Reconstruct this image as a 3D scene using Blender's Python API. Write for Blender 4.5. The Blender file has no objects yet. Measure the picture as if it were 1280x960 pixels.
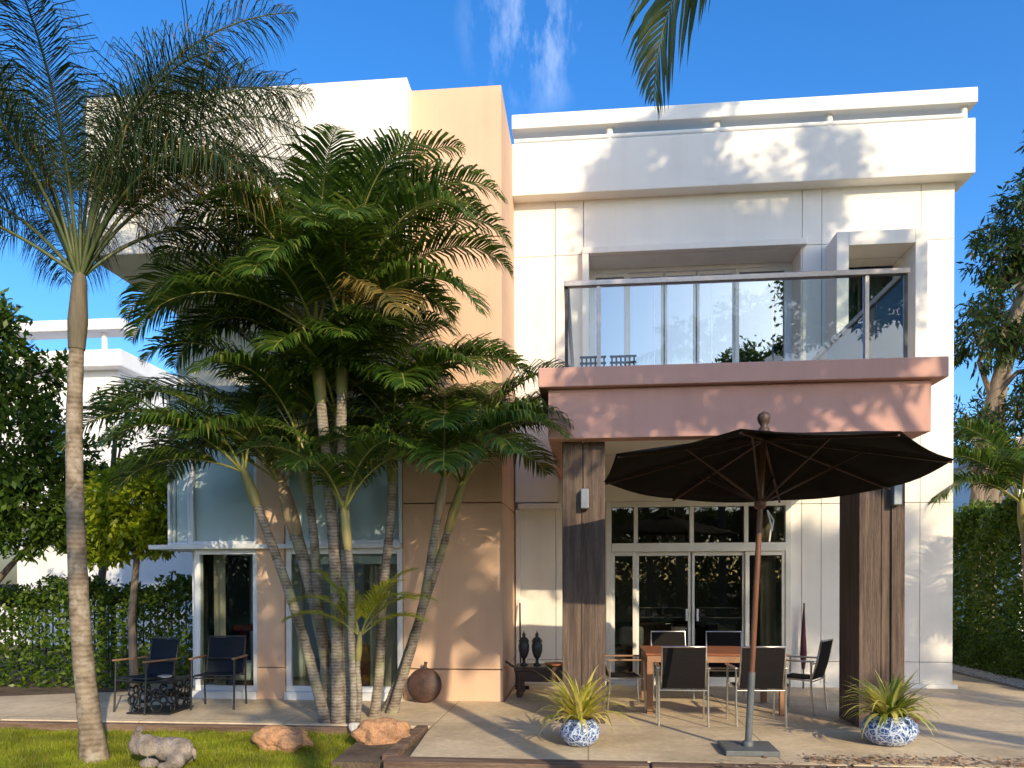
import bpy, math, random
import numpy as np
from mathutils import Vector, Matrix, Euler

R = math.radians
scn = bpy.context.scene
col = scn.collection

# ------------------------------------------------------------------ camera
cd = bpy.data.cameras.new("camera")
cam = bpy.data.objects.new("camera", cd)
col.objects.link(cam)
cd.sensor_width = 36.0
cd.lens = 975.0 / 1280.0 * 36.0
PITCH = -0.7
cd.shift_y = (725 - 480) / 1280.0 + math.tan(R(-PITCH)) * 975 / 1280.0
cd.clip_start = 0.05
cd.clip_end = 3000
cam.location = (0, 0, 1.6)
cam.rotation_mode = 'XYZ'
cam.rotation_euler = (Matrix.Rotation(R(5.57), 3, 'Z') @ Matrix.Rotation(R(90 + PITCH), 3, 'X') @ Matrix.Rotation(R(-0.15), 3, 'Z')).to_euler()
scn.camera = cam

# ------------------------------------------------------------------ light
SUN_EL, SUN_AZ = 23.0, 150.0     # azimuth clockwise from +Y (so the sun stands behind the camera to the right)
sdir = Vector((math.sin(R(SUN_AZ)) * math.cos(R(SUN_EL)), math.cos(R(SUN_AZ)) * math.cos(R(SUN_EL)), math.sin(R(SUN_EL))))
sd = bpy.data.lights.new("sun", 'SUN')
sd.energy = 3.9
sd.angle = R(0.5)
sd.color = (1.0, 0.845, 0.59)
sun = bpy.data.objects.new("sun", sd)
sun.rotation_euler = (-sdir).to_track_quat('-Z', 'Y').to_euler()
sun.location = sdir * 60
col.objects.link(sun)

world = bpy.data.worlds.new("World")
scn.world = world
world.use_nodes = True
nt = world.node_tree
nt.nodes.clear()
w_out = nt.nodes.new('ShaderNodeOutputWorld')
w_bg = nt.nodes.new('ShaderNodeBackground')
w_bg.inputs['Strength'].default_value = 0.15
sky = nt.nodes.new('ShaderNodeTexSky')
sky.sky_type = 'NISHITA'
sky.sun_disc = False
sky.sun_elevation = R(SUN_EL)
sky.sun_rotation = R(SUN_AZ)
sky.air_density = 1.0
sky.dust_density = 1.2
sky.ozone_density = 4.0
# thin wisps of cloud, a noise in the sky's own directions
tc = nt.nodes.new('ShaderNodeTexCoord')
mp = nt.nodes.new('ShaderNodeMapping'); mp.inputs['Scale'].default_value = (9, 5, 2.2)
nz = nt.nodes.new('ShaderNodeTexNoise'); nz.inputs['Scale'].default_value = 1.6; nz.inputs['Detail'].default_value = 6; nz.inputs['Roughness'].default_value = 0.62
dn = nt.nodes.new('ShaderNodeVectorMath'); dn.operation = 'DISTANCE'
dn.inputs[1].default_value = (-0.055, 0.815, 0.575)
mr = nt.nodes.new('ShaderNodeMapRange'); mr.inputs['From Min'].default_value = 0.085; mr.inputs['From Max'].default_value = 0.0
mr2 = nt.nodes.new('ShaderNodeMapRange'); mr2.inputs['From Min'].default_value = 0.44; mr2.inputs['From Max'].default_value = 0.75
mu = nt.nodes.new('ShaderNodeMath'); mu.operation = 'MULTIPLY'
mu2 = nt.nodes.new('ShaderNodeMath'); mu2.operation = 'MULTIPLY'; mu2.inputs[1].default_value = 0.8
mixc = nt.nodes.new('ShaderNodeMix'); mixc.data_type = 'RGBA'
L = nt.links.new
L(tc.outputs['Generated'], mp.inputs['Vector']); L(mp.outputs[0], nz.inputs['Vector'])
L(tc.outputs['Generated'], dn.inputs[0]); L(dn.outputs['Value'], mr.inputs['Value'])
L(nz.outputs['Fac'], mr2.inputs['Value']); L(mr.outputs[0], mu.inputs[0]); L(mr2.outputs[0], mu.inputs[1])
L(mu.outputs[0], mu2.inputs[0])
hs = nt.nodes.new('ShaderNodeHueSaturation'); hs.inputs['Saturation'].default_value = 1.27; hs.inputs['Value'].default_value = 1.6; hs.inputs['Hue'].default_value = 0.506
L(sky.outputs[0], hs.inputs['Color'])
L(hs.outputs[0], mixc.inputs[6]); mixc.inputs[7].default_value = (9, 9.8, 11, 1)
L(mu2.outputs[0], mixc.inputs[0]); L(mixc.outputs[2], w_bg.inputs['Color']); L(w_bg.outputs[0], w_out.inputs['Surface'])

scn.view_settings.view_transform = 'Standard'
scn.view_settings.look = 'None'
scn.view_settings.gamma = 1
scn.view_settings.exposure = 0.28
scn.view_settings.use_curve_mapping = False
scn.cycles.max_bounces = 8
scn.cycles.transparent_max_bounces = 16

# ------------------------------------------------------------------ mesh helpers
class MB:
    """collects shapes for one mesh"""
    def __init__(s): s.v = []; s.f = []; s.sm = []
    def add(s, vs, fs, smooth=False):
        o = len(s.v)
        s.v += [tuple(p) for p in vs]
        s.f += [tuple(i + o for i in f) for f in fs]
        s.sm += [smooth] * len(fs)
        return s
    def box(s, x0, x1, y0, y1, z0, z1):
        return s.add([(x0,y0,z0),(x1,y0,z0),(x1,y1,z0),(x0,y1,z0),(x0,y0,z1),(x1,y0,z1),(x1,y1,z1),(x0,y1,z1)],
                     [(0,3,2,1),(4,5,6,7),(0,1,5,4),(1,2,6,5),(2,3,7,6),(3,0,4,7)])
    def obox(s, c, sx, sy, sz, m):
        """box of size sx,sy,sz centred at c, turned by 3x3 matrix m"""
        c = Vector(c); vs = []
        for dz in (-.5,.5):
            for dx, dy in ((-.5,-.5),(.5,-.5),(.5,.5),(-.5,.5)):
                vs.append(c + m @ Vector((dx*sx, dy*sy, dz*sz)))
        return s.add(vs, [(0,3,2,1),(4,5,6,7),(0,1,5,4),(1,2,6,5),(2,3,7,6),(3,0,4,7)])
    def bar(s, a, b, w, h):
        """rectangular bar from a to b"""
        a, b = Vector(a), Vector(b); d = (b - a)
        q = d.to_track_quat('Y', 'Z').to_matrix()
        return s.obox((a + b) / 2, w, d.length, h, q)
    def tube(s, pts, rad, n=10, caps=True, smooth=True, squash=None):
        pts = [Vector(p) for p in pts]
        if not hasattr(rad, '__len__'): rad = [rad] * len(pts)
        vs = []; fs = []; up = None
        for i, p in enumerate(pts):
            t = (pts[min(i+1, len(pts)-1)] - pts[max(i-1, 0)]).normalized()
            if up is None:
                up = Vector((0,0,1)) if abs(t.z) < .9 else Vector((1,0,0))
            a = (up - t * up.dot(t)).normalized(); b = t.cross(a); up = a
            for k in range(n):
                an = 2 * math.pi * k / n
                vs.append(p + (a * math.cos(an) + b * math.sin(an)) * rad[i])
        for i in range(len(pts) - 1):
            for k in range(n):
                fs.append((i*n+k, i*n+(k+1)%n, (i+1)*n+(k+1)%n, (i+1)*n+k))
        s.add(vs, fs, smooth)
        if caps:
            s.add(vs[:n], [tuple(range(n))[::-1]]); s.add(vs[-n:], [tuple(range(n))])
        return s
    def lathe(s, prof, c=(0,0,0), n=28, m=None, smooth=True):
        vs = []; fs = []; c = Vector(c)
        for r, z in prof:
            for k in range(n):
                an = 2*math.pi*k/n
                p = Vector((r*math.cos(an), r*math.sin(an), z))
                vs.append(c + (m @ p if m else p))
        for i in range(len(prof)-1):
            for k in range(n):
                fs.append((i*n+k, i*n+(k+1)%n, (i+1)*n+(k+1)%n, (i+1)*n+k))
        s.add(vs, fs, smooth)
        if prof[0][0] > 1e-4: s.add(vs[:n], [tuple(range(n))[::-1]])
        if prof[-1][0] > 1e-4: s.add(vs[-n:], [tuple(range(n))])
        return s
    def prism(s, poly, z0, z1):
        n = len(poly)
        vs = [(x,y,z0) for x,y in poly] + [(x,y,z1) for x,y in poly]
        return s.add(vs, [tuple(range(n))[::-1], tuple(range(n, 2*n))] + [(i,(i+1)%n,n+(i+1)%n,n+i) for i in range(n)])

def link_mesh(name, me, m, parent):
    o = bpy.data.objects.new(name, me)
    if m: me.materials.append(m)
    col.objects.link(o)
    if parent: o.parent = parent
    return o

def root_loc(o):
    while o.parent: o = o.parent
    return Vector(o.location)

def part(name, mb, m, parent=None, bevel=0, world=True, seg=2):
    """ONE mesh object; vertices are given in world space and shifted to the thing's base"""
    me = bpy.data.meshes.new(name)
    off = root_loc(parent) if (parent and world) else Vector((0,0,0))
    vs = [(p[0]-off.x, p[1]-off.y, p[2]-off.z) for p in mb.v]
    me.from_pydata(vs, [], mb.f)
    me.polygons.foreach_set('use_smooth', mb.sm)
    me.update()
    o = link_mesh(name, me, m, parent)
    if bevel:
        b = o.modifiers.new('bevel', 'BEVEL'); b.width = bevel; b.segments = seg; b.limit_method = 'ANGLE'; b.angle_limit = R(40)
    return o

def npmesh(name, V, nper, m, parent=None, smooth=False, world=True):
    """mesh of separate faces: V is (n*nper,3)"""
    off = root_loc(parent) if (parent and world) else Vector((0,0,0))
    V = np.asarray(V, dtype=np.float32).reshape(-1, 3) - np.array(off, dtype=np.float32)
    n = len(V) // nper
    me = bpy.data.meshes.new(name)
    me.vertices.add(len(V)); me.vertices.foreach_set('co', V.ravel())
    me.loops.add(len(V)); me.loops.foreach_set('vertex_index', np.arange(len(V), dtype=np.int32))
    me.polygons.add(n); me.polygons.foreach_set('loop_start', np.arange(0, n*nper, nper, dtype=np.int32))
    me.polygons.foreach_set('loop_total', np.full(n, nper, dtype=np.int32))
    me.update(calc_edges=True)
    return link_mesh(name, me, m, parent)

def tag(o, label=None, cat=None, group=None, kind=None):
    if label: o['label'] = label
    if cat: o['category'] = cat
    if group: o['group'] = group
    if kind: o['kind'] = kind
    return o

def thing(name, label, cat, loc=(0,0,0), rz=0, group=None):
    o = bpy.data.objects.new(name, None)
    o.empty_display_size = 0.2
    o.location = loc; o.rotation_euler = (0, 0, rz)
    col.objects.link(o)
    return tag(o, label, cat, group)

def dup(root, loc, rz, label, scale=1):
    def cp(o, parent):
        c = o.copy(); col.objects.link(c); c.parent = parent
        for ch in list(o.children): cp(ch, c)
        return c
    r = cp(root, None)
    r.location = loc; r.rotation_euler = (0, 0, rz); r.scale = (scale,)*3
    r['label'] = label
    return r

# ------------------------------------------------------------------ materials
def new_mat(name):
    m = bpy.data.materials.new(name); m.use_nodes = True
    t = m.node_tree; b = t.nodes['Principled BSDF']
    return m, t, b

def surf(name, c1, c2=None, scale=3.0, rough=0.6, metal=0.0, bump=0.0, bscale=None, stretch=(1,1,1), spec=0.4, detail=8, lo=0.35, hi=0.65, fine=0.0, coat=0):
    """base colour between c1 and c2 by noise, bumped by a finer noise"""
    m, t, b = new_mat(name)
    b.inputs['Roughness'].default_value = rough; b.inputs['Metallic'].default_value = metal
    b.inputs['Specular IOR Level'].default_value = spec
    if coat: b.inputs['Coat Weight'].default_value = coat
    co = t.nodes.new('ShaderNodeTexCoord'); mp = t.nodes.new('ShaderNodeMapping')
    mp.inputs['Scale'].default_value = stretch
    t.links.new(co.outputs['Object'], mp.inputs['Vector'])
    n = t.nodes.new('ShaderNodeTexNoise'); n.inputs['Scale'].default_value = scale; n.inputs['Detail'].default_value = detail; n.inputs['Roughness'].default_value = 0.6
    t.links.new(mp.outputs[0], n.inputs['Vector'])
    rp = t.nodes.new('ShaderNodeValToRGB')
    rp.color_ramp.elements[0].position = lo; rp.color_ramp.elements[1].position = hi
    rp.color_ramp.elements[0].color = (*c1, 1); rp.color_ramp.elements[1].color = (*(c2 or c1), 1)
    t.links.new(n.outputs['Fac'], rp.inputs[0])
    last = rp.outputs[0]
    if fine:
        n3 = t.nodes.new('ShaderNodeTexNoise'); n3.inputs['Scale'].default_value = scale*14; n3.inputs['Detail'].default_value = 4
        t.links.new(mp.outputs[0], n3.inputs['Vector'])
        mrr = t.nodes.new('ShaderNodeMapRange'); mrr.inputs['To Min'].default_value = 1-fine; mrr.inputs['To Max'].default_value = 1+fine
        mrr.inputs['From Min'].default_value = .3; mrr.inputs['From Max'].default_value = .7
        t.links.new(n3.outputs['Fac'], mrr.inputs['Value'])
        mx = t.nodes.new('ShaderNodeMix'); mx.data_type = 'RGBA'; mx.blend_type = 'MULTIPLY'; mx.inputs[0].default_value = 1
        t.links.new(last, mx.inputs[6]); t.links.new(mrr.outputs[0], mx.inputs[7]); last = mx.outputs[2]
    t.links.new(last, b.inputs['Base Color'])
    if bump:
        n2 = t.nodes.new('ShaderNodeTexNoise'); n2.inputs['Scale'].default_value = bscale or scale*8; n2.inputs['Detail'].default_value = 6
        t.links.new(mp.outputs[0], n2.inputs['Vector'])
        bm = t.nodes.new('ShaderNodeBump'); bm.inputs['Strength'].default_value = bump; bm.inputs['Distance'].default_value = 0.02
        t.links.new(n2.outputs['Fac'], bm.inputs['Height']); t.links.new(bm.outputs[0], b.inputs['Normal'])
    return m

def leafmat(name, c1, c2, trans=0.35, rough=0.45, c3=None, spec=0.35):
    """leaves: a colour per leaf, some light passing through"""
    m, t, b = new_mat(name)
    g = t.nodes.new('ShaderNodeNewGeometry')
    rp = t.nodes.new('ShaderNodeValToRGB')
    rp.color_ramp.elements[0].color = (*c1, 1); rp.color_ramp.elements[1].color = (*c2, 1)
    rp.color_ramp.elements[0].position = 0.1; rp.color_ramp.elements[1].position = 0.85
    if c3:
        e = rp.color_ramp.elements.new(0.97); e.color = (*c3, 1)
    t.links.new(g.outputs['Random Per Island'], rp.inputs[0])
    b.inputs['Roughness'].default_value = rough; b.inputs['Specular IOR Level'].default_value = spec
    t.links.new(rp.outputs[0], b.inputs['Base Color'])
    tr = t.nodes.new('ShaderNodeBsdfTranslucent')
    hs = t.nodes.new('ShaderNodeHueSaturation'); hs.inputs['Value'].default_value = 1.5; hs.inputs['Hue'].default_value = 0.485
    t.links.new(rp.outputs[0], hs.inputs['Color']); t.links.new(hs.outputs[0], tr.inputs['Color'])
    mx = t.nodes.new('ShaderNodeMixShader'); mx.inputs[0].default_value = trans
    t.links.new(b.outputs[0], mx.inputs[1]); t.links.new(tr.outputs[0], mx.inputs[2])
    t.links.new(mx.outputs[0], t.nodes['Material Output'].inputs['Surface'])
    return m

def glassmat(name, tint=(0.9,0.95,0.94), ior=1.5, rough=0.0):
    m = bpy.data.materials.new(name); m.use_nodes = True
    t = m.node_tree; t.nodes.clear()
    o = t.nodes.new('ShaderNodeOutputMaterial'); mx = t.nodes.new('ShaderNodeMixShader')
    tr = t.nodes.new('ShaderNodeBsdfTransparent'); tr.inputs[0].default_value = (*tint, 1)
    gl = t.nodes.new('ShaderNodeBsdfGlossy'); gl.inputs['Roughness'].default_value = rough
    fr = t.nodes.new('ShaderNodeFresnel'); fr.inputs['IOR'].default_value = ior
    t.links.new(fr.outputs[0], mx.inputs[0]); t.links.new(tr.outputs[0], mx.inputs[1]); t.links.new(gl.outputs[0], mx.inputs[2])
    t.links.new(mx.outputs[0], o.inputs[0])
    return m

def streakwall(name, base, dirt, amount=0.25, bump=0.16):
    """painted render with faint rain streaks and blotches"""
    m, t, b = new_mat(name)
    b.inputs['Roughness'].default_value = 0.75; b.inputs['Specular IOR Level'].default_value = 0.25
    co = t.nodes.new('ShaderNodeTexCoord')
    def noise(scale, st, det=6):
        mp = t.nodes.new('ShaderNodeMapping'); mp.inputs['Scale'].default_value = st
        t.links.new(co.outputs['Object'], mp.inputs['Vector'])
        n = t.nodes.new('ShaderNodeTexNoise'); n.inputs['Scale'].default_value = scale; n.inputs['Detail'].default_value = det
        n.inputs['Roughness'].default_value = 0.62
        t.links.new(mp.outputs[0], n.inputs['Vector']); return n
    a = noise(1.0, (3.5, 3.5, 0.22)); c = noise(1.3, (1,1,1))
    mul = t.nodes.new('ShaderNodeMath'); mul.operation = 'MULTIPLY'
    t.links.new(a.outputs['Fac'], mul.inputs[0]); t.links.new(c.outputs['Fac'], mul.inputs[1])
    mr = t.nodes.new('ShaderNodeMapRange'); mr.inputs['From Min'].default_value = .2; mr.inputs['From Max'].default_value = .42; mr.inputs['To Max'].default_value = amount
    t.links.new(mul.outputs[0], mr.inputs['Value'])
    mx = t.nodes.new('ShaderNodeMix'); mx.data_type = 'RGBA'
    mx.inputs[6].default_value = (*base, 1); mx.inputs[7].default_value = (*dirt, 1)
    t.links.new(mr.outputs[0], mx.inputs[0]); t.links.new(mx.outputs[2], b.inputs['Base Color'])
    n2 = noise(70, (1,1,1), 3); bm = t.nodes.new('ShaderNodeBump'); bm.inputs['Strength'].default_value = bump; bm.inputs['Distance'].default_value = .01
    t.links.new(n2.outputs['Fac'], bm.inputs['Height']); t.links.new(bm.outputs[0], b.inputs['Normal'])
    return m

def ringtrunk(name, c1, c2, ring=22.0, lichen=None, amt=.16):
    m, t, b = new_mat(name)
    b.inputs['Roughness'].default_value = 0.85; b.inputs['Specular IOR Level'].default_value = 0.15
    co = t.nodes.new('ShaderNodeTexCoord')
    wv = t.nodes.new('ShaderNodeTexWave'); wv.bands_direction = 'Z'; wv.inputs['Scale'].default_value = ring/6.28
    wv.inputs['Distortion'].default_value = 4.0; wv.inputs['Detail'].default_value = 2; wv.inputs['Detail Scale'].default_value = 1.5
    t.links.new(co.outputs['Object'], wv.inputs['Vector'])
    n = t.nodes.new('ShaderNodeTexNoise'); n.inputs['Scale'].default_value = 9; n.inputs['Detail'].default_value = 8
    t.links.new(co.outputs['Object'], n.inputs['Vector'])
    ad = t.nodes.new('ShaderNodeMath'); ad.operation = 'MULTIPLY_ADD'; ad.inputs[1].default_value = amt
    t.links.new(wv.outputs['Fac'], ad.inputs[0]); t.links.new(n.outputs['Fac'], ad.inputs[2])
    rp = t.nodes.new('ShaderNodeValToRGB'); rp.color_ramp.elements[0].color = (*c1,1); rp.color_ramp.elements[1].color = (*c2,1)
    rp.color_ramp.elements[0].position = .38; rp.color_ramp.elements[1].position = .78
    t.links.new(ad.outputs[0], rp.inputs[0]); last = rp.outputs[0]
    if lichen:
        n2 = t.nodes.new('ShaderNodeTexNoise'); n2.inputs['Scale'].default_value = 4; n2.inputs['Detail'].default_value = 10; n2.inputs['Roughness'].default_value = .7
        t.links.new(co.outputs['Object'], n2.inputs['Vector'])
        mr = t.nodes.new('ShaderNodeMapRange'); mr.inputs['From Min'].default_value = .52; mr.inputs['From Max'].default_value = .62; mr.inputs['To Max'].default_value = .75
        t.links.new(n2.outputs['Fac'], mr.inputs['Value'])
        mx = t.nodes.new('ShaderNodeMix'); mx.data_type = 'RGBA'; mx.inputs[7].default_value = (*lichen,1)
        t.links.new(mr.outputs[0], mx.inputs[0]); t.links.new(last, mx.inputs[6]); last = mx.outputs[2]
    t.links.new(last, b.inputs['Base Color'])
    bm = t.nodes.new('ShaderNodeBump'); bm.inputs['Strength'].default_value = .6; bm.inputs['Distance'].default_value = .02
    t.links.new(ad.outputs[0], bm.inputs['Height']); t.links.new(bm.outputs[0], b.inputs['Normal'])
    return m

def porcelain(name):
    m, t, b = new_mat(name)
    b.inputs['Roughness'].default_value = .18; b.inputs['Specular IOR Level'].default_value = .5
    co = t.nodes.new('ShaderNodeTexCoord')
    n0 = t.nodes.new('ShaderNodeTexNoise'); n0.inputs['Scale'].default_value = 9; n0.inputs['Detail'].default_value = 2
    t.links.new(co.outputs['Object'], n0.inputs['Vector'])
    vm = t.nodes.new('ShaderNodeVectorMath'); vm.operation = 'MULTIPLY_ADD'; vm.inputs[1].default_value = (.09,.09,.09)
    t.links.new(n0.outputs['Color'], vm.inputs[0]); t.links.new(co.outputs['Object'], vm.inputs[2])
    v = t.nodes.new('ShaderNodeTexVoronoi'); v.inputs['Scale'].default_value = 15; v.feature = 'DISTANCE_TO_EDGE'
    t.links.new(vm.outputs[0], v.inputs['Vector'])
    v2 = t.nodes.new('ShaderNodeTexVoronoi'); v2.inputs['Scale'].default_value = 36; v2.feature = 'DISTANCE_TO_EDGE'
    t.links.new(vm.outputs[0], v2.inputs['Vector'])
    r1 = t.nodes.new('ShaderNodeMapRange'); r1.inputs['From Min'].default_value = .045; r1.inputs['From Max'].default_value = .075
    r2 = t.nodes.new('ShaderNodeMapRange'); r2.inputs['From Min'].default_value = .05; r2.inputs['From Max'].default_value = .10; r2.inputs['To Min'].default_value = .25
    t.links.new(v.outputs['Distance'], r1.inputs['Value']); t.links.new(v2.outputs['Distance'], r2.inputs['Value'])
    mu = t.nodes.new('ShaderNodeMath'); mu.operation = 'MULTIPLY'
    t.links.new(r1.outputs[0], mu.inputs[0]); t.links.new(r2.outputs[0], mu.inputs[1])
    mx = t.nodes.new('ShaderNodeMix'); mx.data_type = 'RGBA'
    mx.inputs[6].default_value = (.52,.60,.72,1); mx.inputs[7].default_value = (.035,.075,.25,1)
    t.links.new(mu.outputs[0], mx.inputs[0]); t.links.new(mx.outputs[2], b.inputs['Base Color'])
    return m

M = {}
M['white'] = streakwall('white_render', (.81,.765,.68), (.50,.46,.40), .22)
M['white_trim'] = streakwall('white_trim', (.82,.79,.72), (.55,.53,.48), .2)
M['peach'] = streakwall('peach_render', (.71,.468,.312), (.48,.31,.20), .35)
M['pink'] = streakwall('pink_render', (.60,.335,.265), (.42,.23,.18), .35)
M['grey_surround'] = streakwall('grey_surround', (.50,.50,.49), (.40,.40,.40), .3)
M['cream_frame'] = surf('cream_frame', (.72,.70,.62), (.66,.64,.56), 5, .4)
M['white_alu'] = surf('white_aluminium', (.74,.75,.75), (.66,.67,.68), 6, .35)
M['blind'] = surf('roller_blind', (.70,.745,.755), (.75,.785,.79), 1.2, .7)
M['glass'] = glassmat('clear_glass', (.90,.95,.93), 1.5)
M['glass_dark'] = glassmat('tinted_glass', (.74,.77,.74), 1.6)
M['glass_mirror'] = glassmat('reflective_glass', (.74,.93,.94), 5.5)
M['glass_bay'] = glassmat('bay_glass', (.93,.97,.98), 1.35, .12)
M['steel'] = surf('brushed_steel', (.46,.40,.35), (.38,.33,.29), 30, .38, metal=.65)
M['wood_pillar'] = surf('weathered_timber', (.068,.045,.034), (.165,.112,.083), 2.2, .75, bump=.6, bscale=12, stretch=(9,9,.5), detail=10, fine=.25)
M['interior'] = surf('interior_wall', (.50,.44,.35), (.44,.38,.30), 2, .8)
M['interior_light'] = surf('pale_interior_wall', (.66,.63,.57), (.60,.57,.52), 2, .8)
M['interior_floor'] = surf('interior_floor', (.25,.2,.15), (.2,.16,.12), 3, .3)
M['curtain'] = surf('beige_curtain', (.44,.37,.27), (.36,.30,.22), 3, .9)
M['curtain_teal'] = surf('teal_curtain', (.20,.34,.32), (.13,.26,.25), 3, .8)
M['curtain_white'] = surf('sheer_curtain', (.62,.68,.68), (.55,.62,.63), 3, .8)
M['terrace'] = surf('terrace_concrete', (.63,.485,.31), (.76,.60,.40), 1.1, .7, bump=.12, bscale=30, fine=.12, lo=.3, hi=.7)
_t = M['terrace'].node_tree; _b = _t.nodes['Principled BSDF']; _src = _b.inputs['Base Color'].links[0].from_socket
_co = _t.nodes.new('ShaderNodeTexCoord')
_w = _t.nodes.new('ShaderNodeTexNoise'); _w.inputs['Scale'].default_value = .55; _w.inputs['Detail'].default_value = 9; _w.inputs['Roughness'].default_value = .68
_t.links.new(_co.outputs['Object'], _w.inputs['Vector'])
_m = _t.nodes.new('ShaderNodeMapRange'); _m.inputs['From Min'].default_value = .40; _m.inputs['From Max'].default_value = .56; _m.inputs['To Min'].default_value = .78; _m.inputs['To Max'].default_value = 1.0
_t.links.new(_w.outputs['Fac'], _m.inputs['Value'])
_k = _t.nodes.new('ShaderNodeTexBrick'); _k.offset = 0; _k.inputs['Color1'].default_value = (1,1,1,1); _k.inputs['Color2'].default_value = (.93,.93,.93,1); _k.inputs['Mortar'].default_value = (.5,.48,.46,1)
_k.inputs['Scale'].default_value = 1; _k.inputs['Mortar Size'].default_value = .008; _k.inputs['Brick Width'].default_value = 1.7; _k.inputs['Row Height'].default_value = 1.72
_t.links.new(_co.outputs['Object'], _k.inputs['Vector'])
for _o in (_m.outputs[0], _k.outputs['Color']):
    _x = _t.nodes.new('ShaderNodeMix'); _x.data_type = 'RGBA'; _x.blend_type = 'MULTIPLY'; _x.inputs[0].default_value = 1
    _t.links.new(_src, _x.inputs[6]); _t.links.new(_o, _x.inputs[7]); _src = _x.outputs[2]
_t.links.new(_src, _b.inputs['Base Color'])
M['soil'] = surf('soil', (.075,.052,.035), (.17,.12,.078), 2.5, .95, bump=.8, bscale=40, fine=.3)
M['lawn'] = surf('lawn_ground', (.11,.15,.015), (.22,.22,.035), 2.0, .95, bump=.8, bscale=60, fine=.3)
M['sleeper'] = surf('old_sleeper', (.11,.065,.045), (.27,.175,.115), 2.5, .85, bump=.7, bscale=18, stretch=(.5,6,6), fine=.3)
M['gravel'] = surf('gravel_bed', (.34,.29,.24), (.20,.17,.14), 9, .9, bump=.6, bscale=40)
M['teak'] = surf('teak', (.33,.12,.055), (.20,.07,.03), 4, .38, stretch=(1,8,8), fine=.2)
M['pole_wood'] = surf('varnished_pole', (.20,.085,.045), (.12,.05,.03), 5, .35, stretch=(6,6,.5))
M['arm_wood'] = surf('arm_wood', (.36,.19,.10), (.25,.13,.07), 5, .5)
M['sling'] = surf('black_sling', (.009,.008,.008), (.015,.013,.013), 60, .75, spec=.12)
M['sling_blue'] = surf('navy_sling', (.007,.010,.016), (.011,.016,.024), 60, .7, spec=.15)
M['chrome'] = surf('satin_steel_tube', (.66,.63,.59), (.58,.56,.53), 20, .28, metal=1.0)
M['darkmetal'] = surf('dark_metal', (.035,.035,.036), (.06,.06,.06), 12, .45, metal=.4)
M['greymetal'] = surf('grey_painted_metal', (.10,.11,.115), (.14,.15,.15), 12, .5)
M['lamp'] = surf('lamp_housing', (.24,.26,.28), (.19,.21,.23), 12, .4, metal=.3)
M['canopy'] = surf('umbrella_cloth', (.011,.0085,.008), (.018,.014,.012), 4, .9, spec=.1)
M['rib'] = surf('umbrella_rib', (.085,.034,.024), (.055,.024,.018), 6, .5)
M['rattan'] = surf('woven_rattan', (.36,.13,.035), (.19,.06,.015), 22, .6, bump=.9, bscale=60)
M['rust'] = surf('dark_patina', (.038,.020,.016), (.10,.05,.036), 5, .55, bump=.3, fine=.3)
M['boulder'] = surf('sandstone', (.54,.28,.13), (.34,.19,.11), 5, .9, bump=1.0, bscale=16, fine=.3)
M['stone'] = surf('carved_stone', (.36,.30,.25), (.15,.12,.10), 7, .95, bump=.9, bscale=30, fine=.3)
M['pebble'] = surf('pale_pebble', (.62,.60,.56), (.42,.38,.33), 20, .8)
M['porcelain'] = porcelain('blue_white_porcelain')
M['black_paint'] = surf('black_lacquer', (.012,.012,.013), (.02,.02,.02), 8, .35)
M['darkwood'] = surf('dark_wood', (.06,.035,.025), (.10,.06,.04), 4, .5, stretch=(1,8,8))
M['red_wood'] = surf('red_lacquer', (.14,.012,.016), (.09,.01,.012), 3, .25)
M['bronze'] = surf('dark_bronze', (.045,.048,.05), (.08,.085,.085), 12, .5, metal=.5)
M['neighbour'] = streakwall('neighbour_render', (.76,.74,.71), (.5,.48,.46), .3)
M['cushion'] = surf('white_cloth', (.7,.68,.64), (.6,.58,.54), 6, .85)
M['terracotta'] = surf('orange_clay', (.45,.18,.07), (.35,.13,.05), 8, .7)
M['purple'] = surf('plum_cloth', (.09,.02,.035), (.06,.014,.025), 8, .8)
M['trunk_pale'] = ringtrunk('pale_palm_trunk', (.115,.085,.062), (.38,.325,.26), 55, (.27,.28,.13))
M['trunk_tall'] = ringtrunk('grey_palm_trunk', (.13,.095,.062), (.33,.26,.185), 40, (.40,.345,.27), .12)
M['shaft'] = surf('crownshaft', (.20,.22,.06), (.30,.22,.09), 4, .5, stretch=(3,3,.4))
M['shaft_tan'] = surf('tan_crownshaft', (.36,.25,.15), (.22,.17,.09), 4, .6, stretch=(3,3,.4))
M['shaft_dark'] = surf('dark_crownshaft', (.10,.085,.05), (.17,.13,.085), 6, .7, bump=.4, stretch=(4,4,.5))
M['bark'] = surf('bark', (.10,.072,.05), (.21,.16,.115), 5, .9, bump=.8, bscale=14, stretch=(3,3,.6))
M['bark_pale'] = surf('pale_bark', (.26,.20,.15), (.17,.13,.095), 5, .9, bump=.8, bscale=14, stretch=(3,3,.6))
M['rachis'] = surf('palm_rachis', (.20,.22,.05), (.30,.27,.08), 3, .5)
M['rachis_dark'] = surf('dark_rachis', (.06,.085,.03), (.11,.12,.04), 3, .5)
M['palm'] = leafmat('palm_leaf', (.030,.070,.009), (.115,.185,.022), .42, .36, (.26,.22,.05), spec=.45)
M['palm_lime'] = leafmat('young_palm_leaf', (.20,.27,.015), (.42,.40,.03), .45, .4)
M['palm_tall'] = leafmat('feather_palm_leaf', (.018,.042,.012), (.05,.07,.018), .25, .45, (.24,.15,.035))
M['palm_gold'] = leafmat('ageing_and_sunlit_palm_leaf', (.10,.085,.02), (.26,.17,.04), .3, .5)  # tall palm: sunlit gold put into the colour; clump: dead frond
M['coco'] = leafmat('coconut_leaf', (.035,.065,.012), (.12,.14,.03), .35, .4, (.2,.16,.05))
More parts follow.
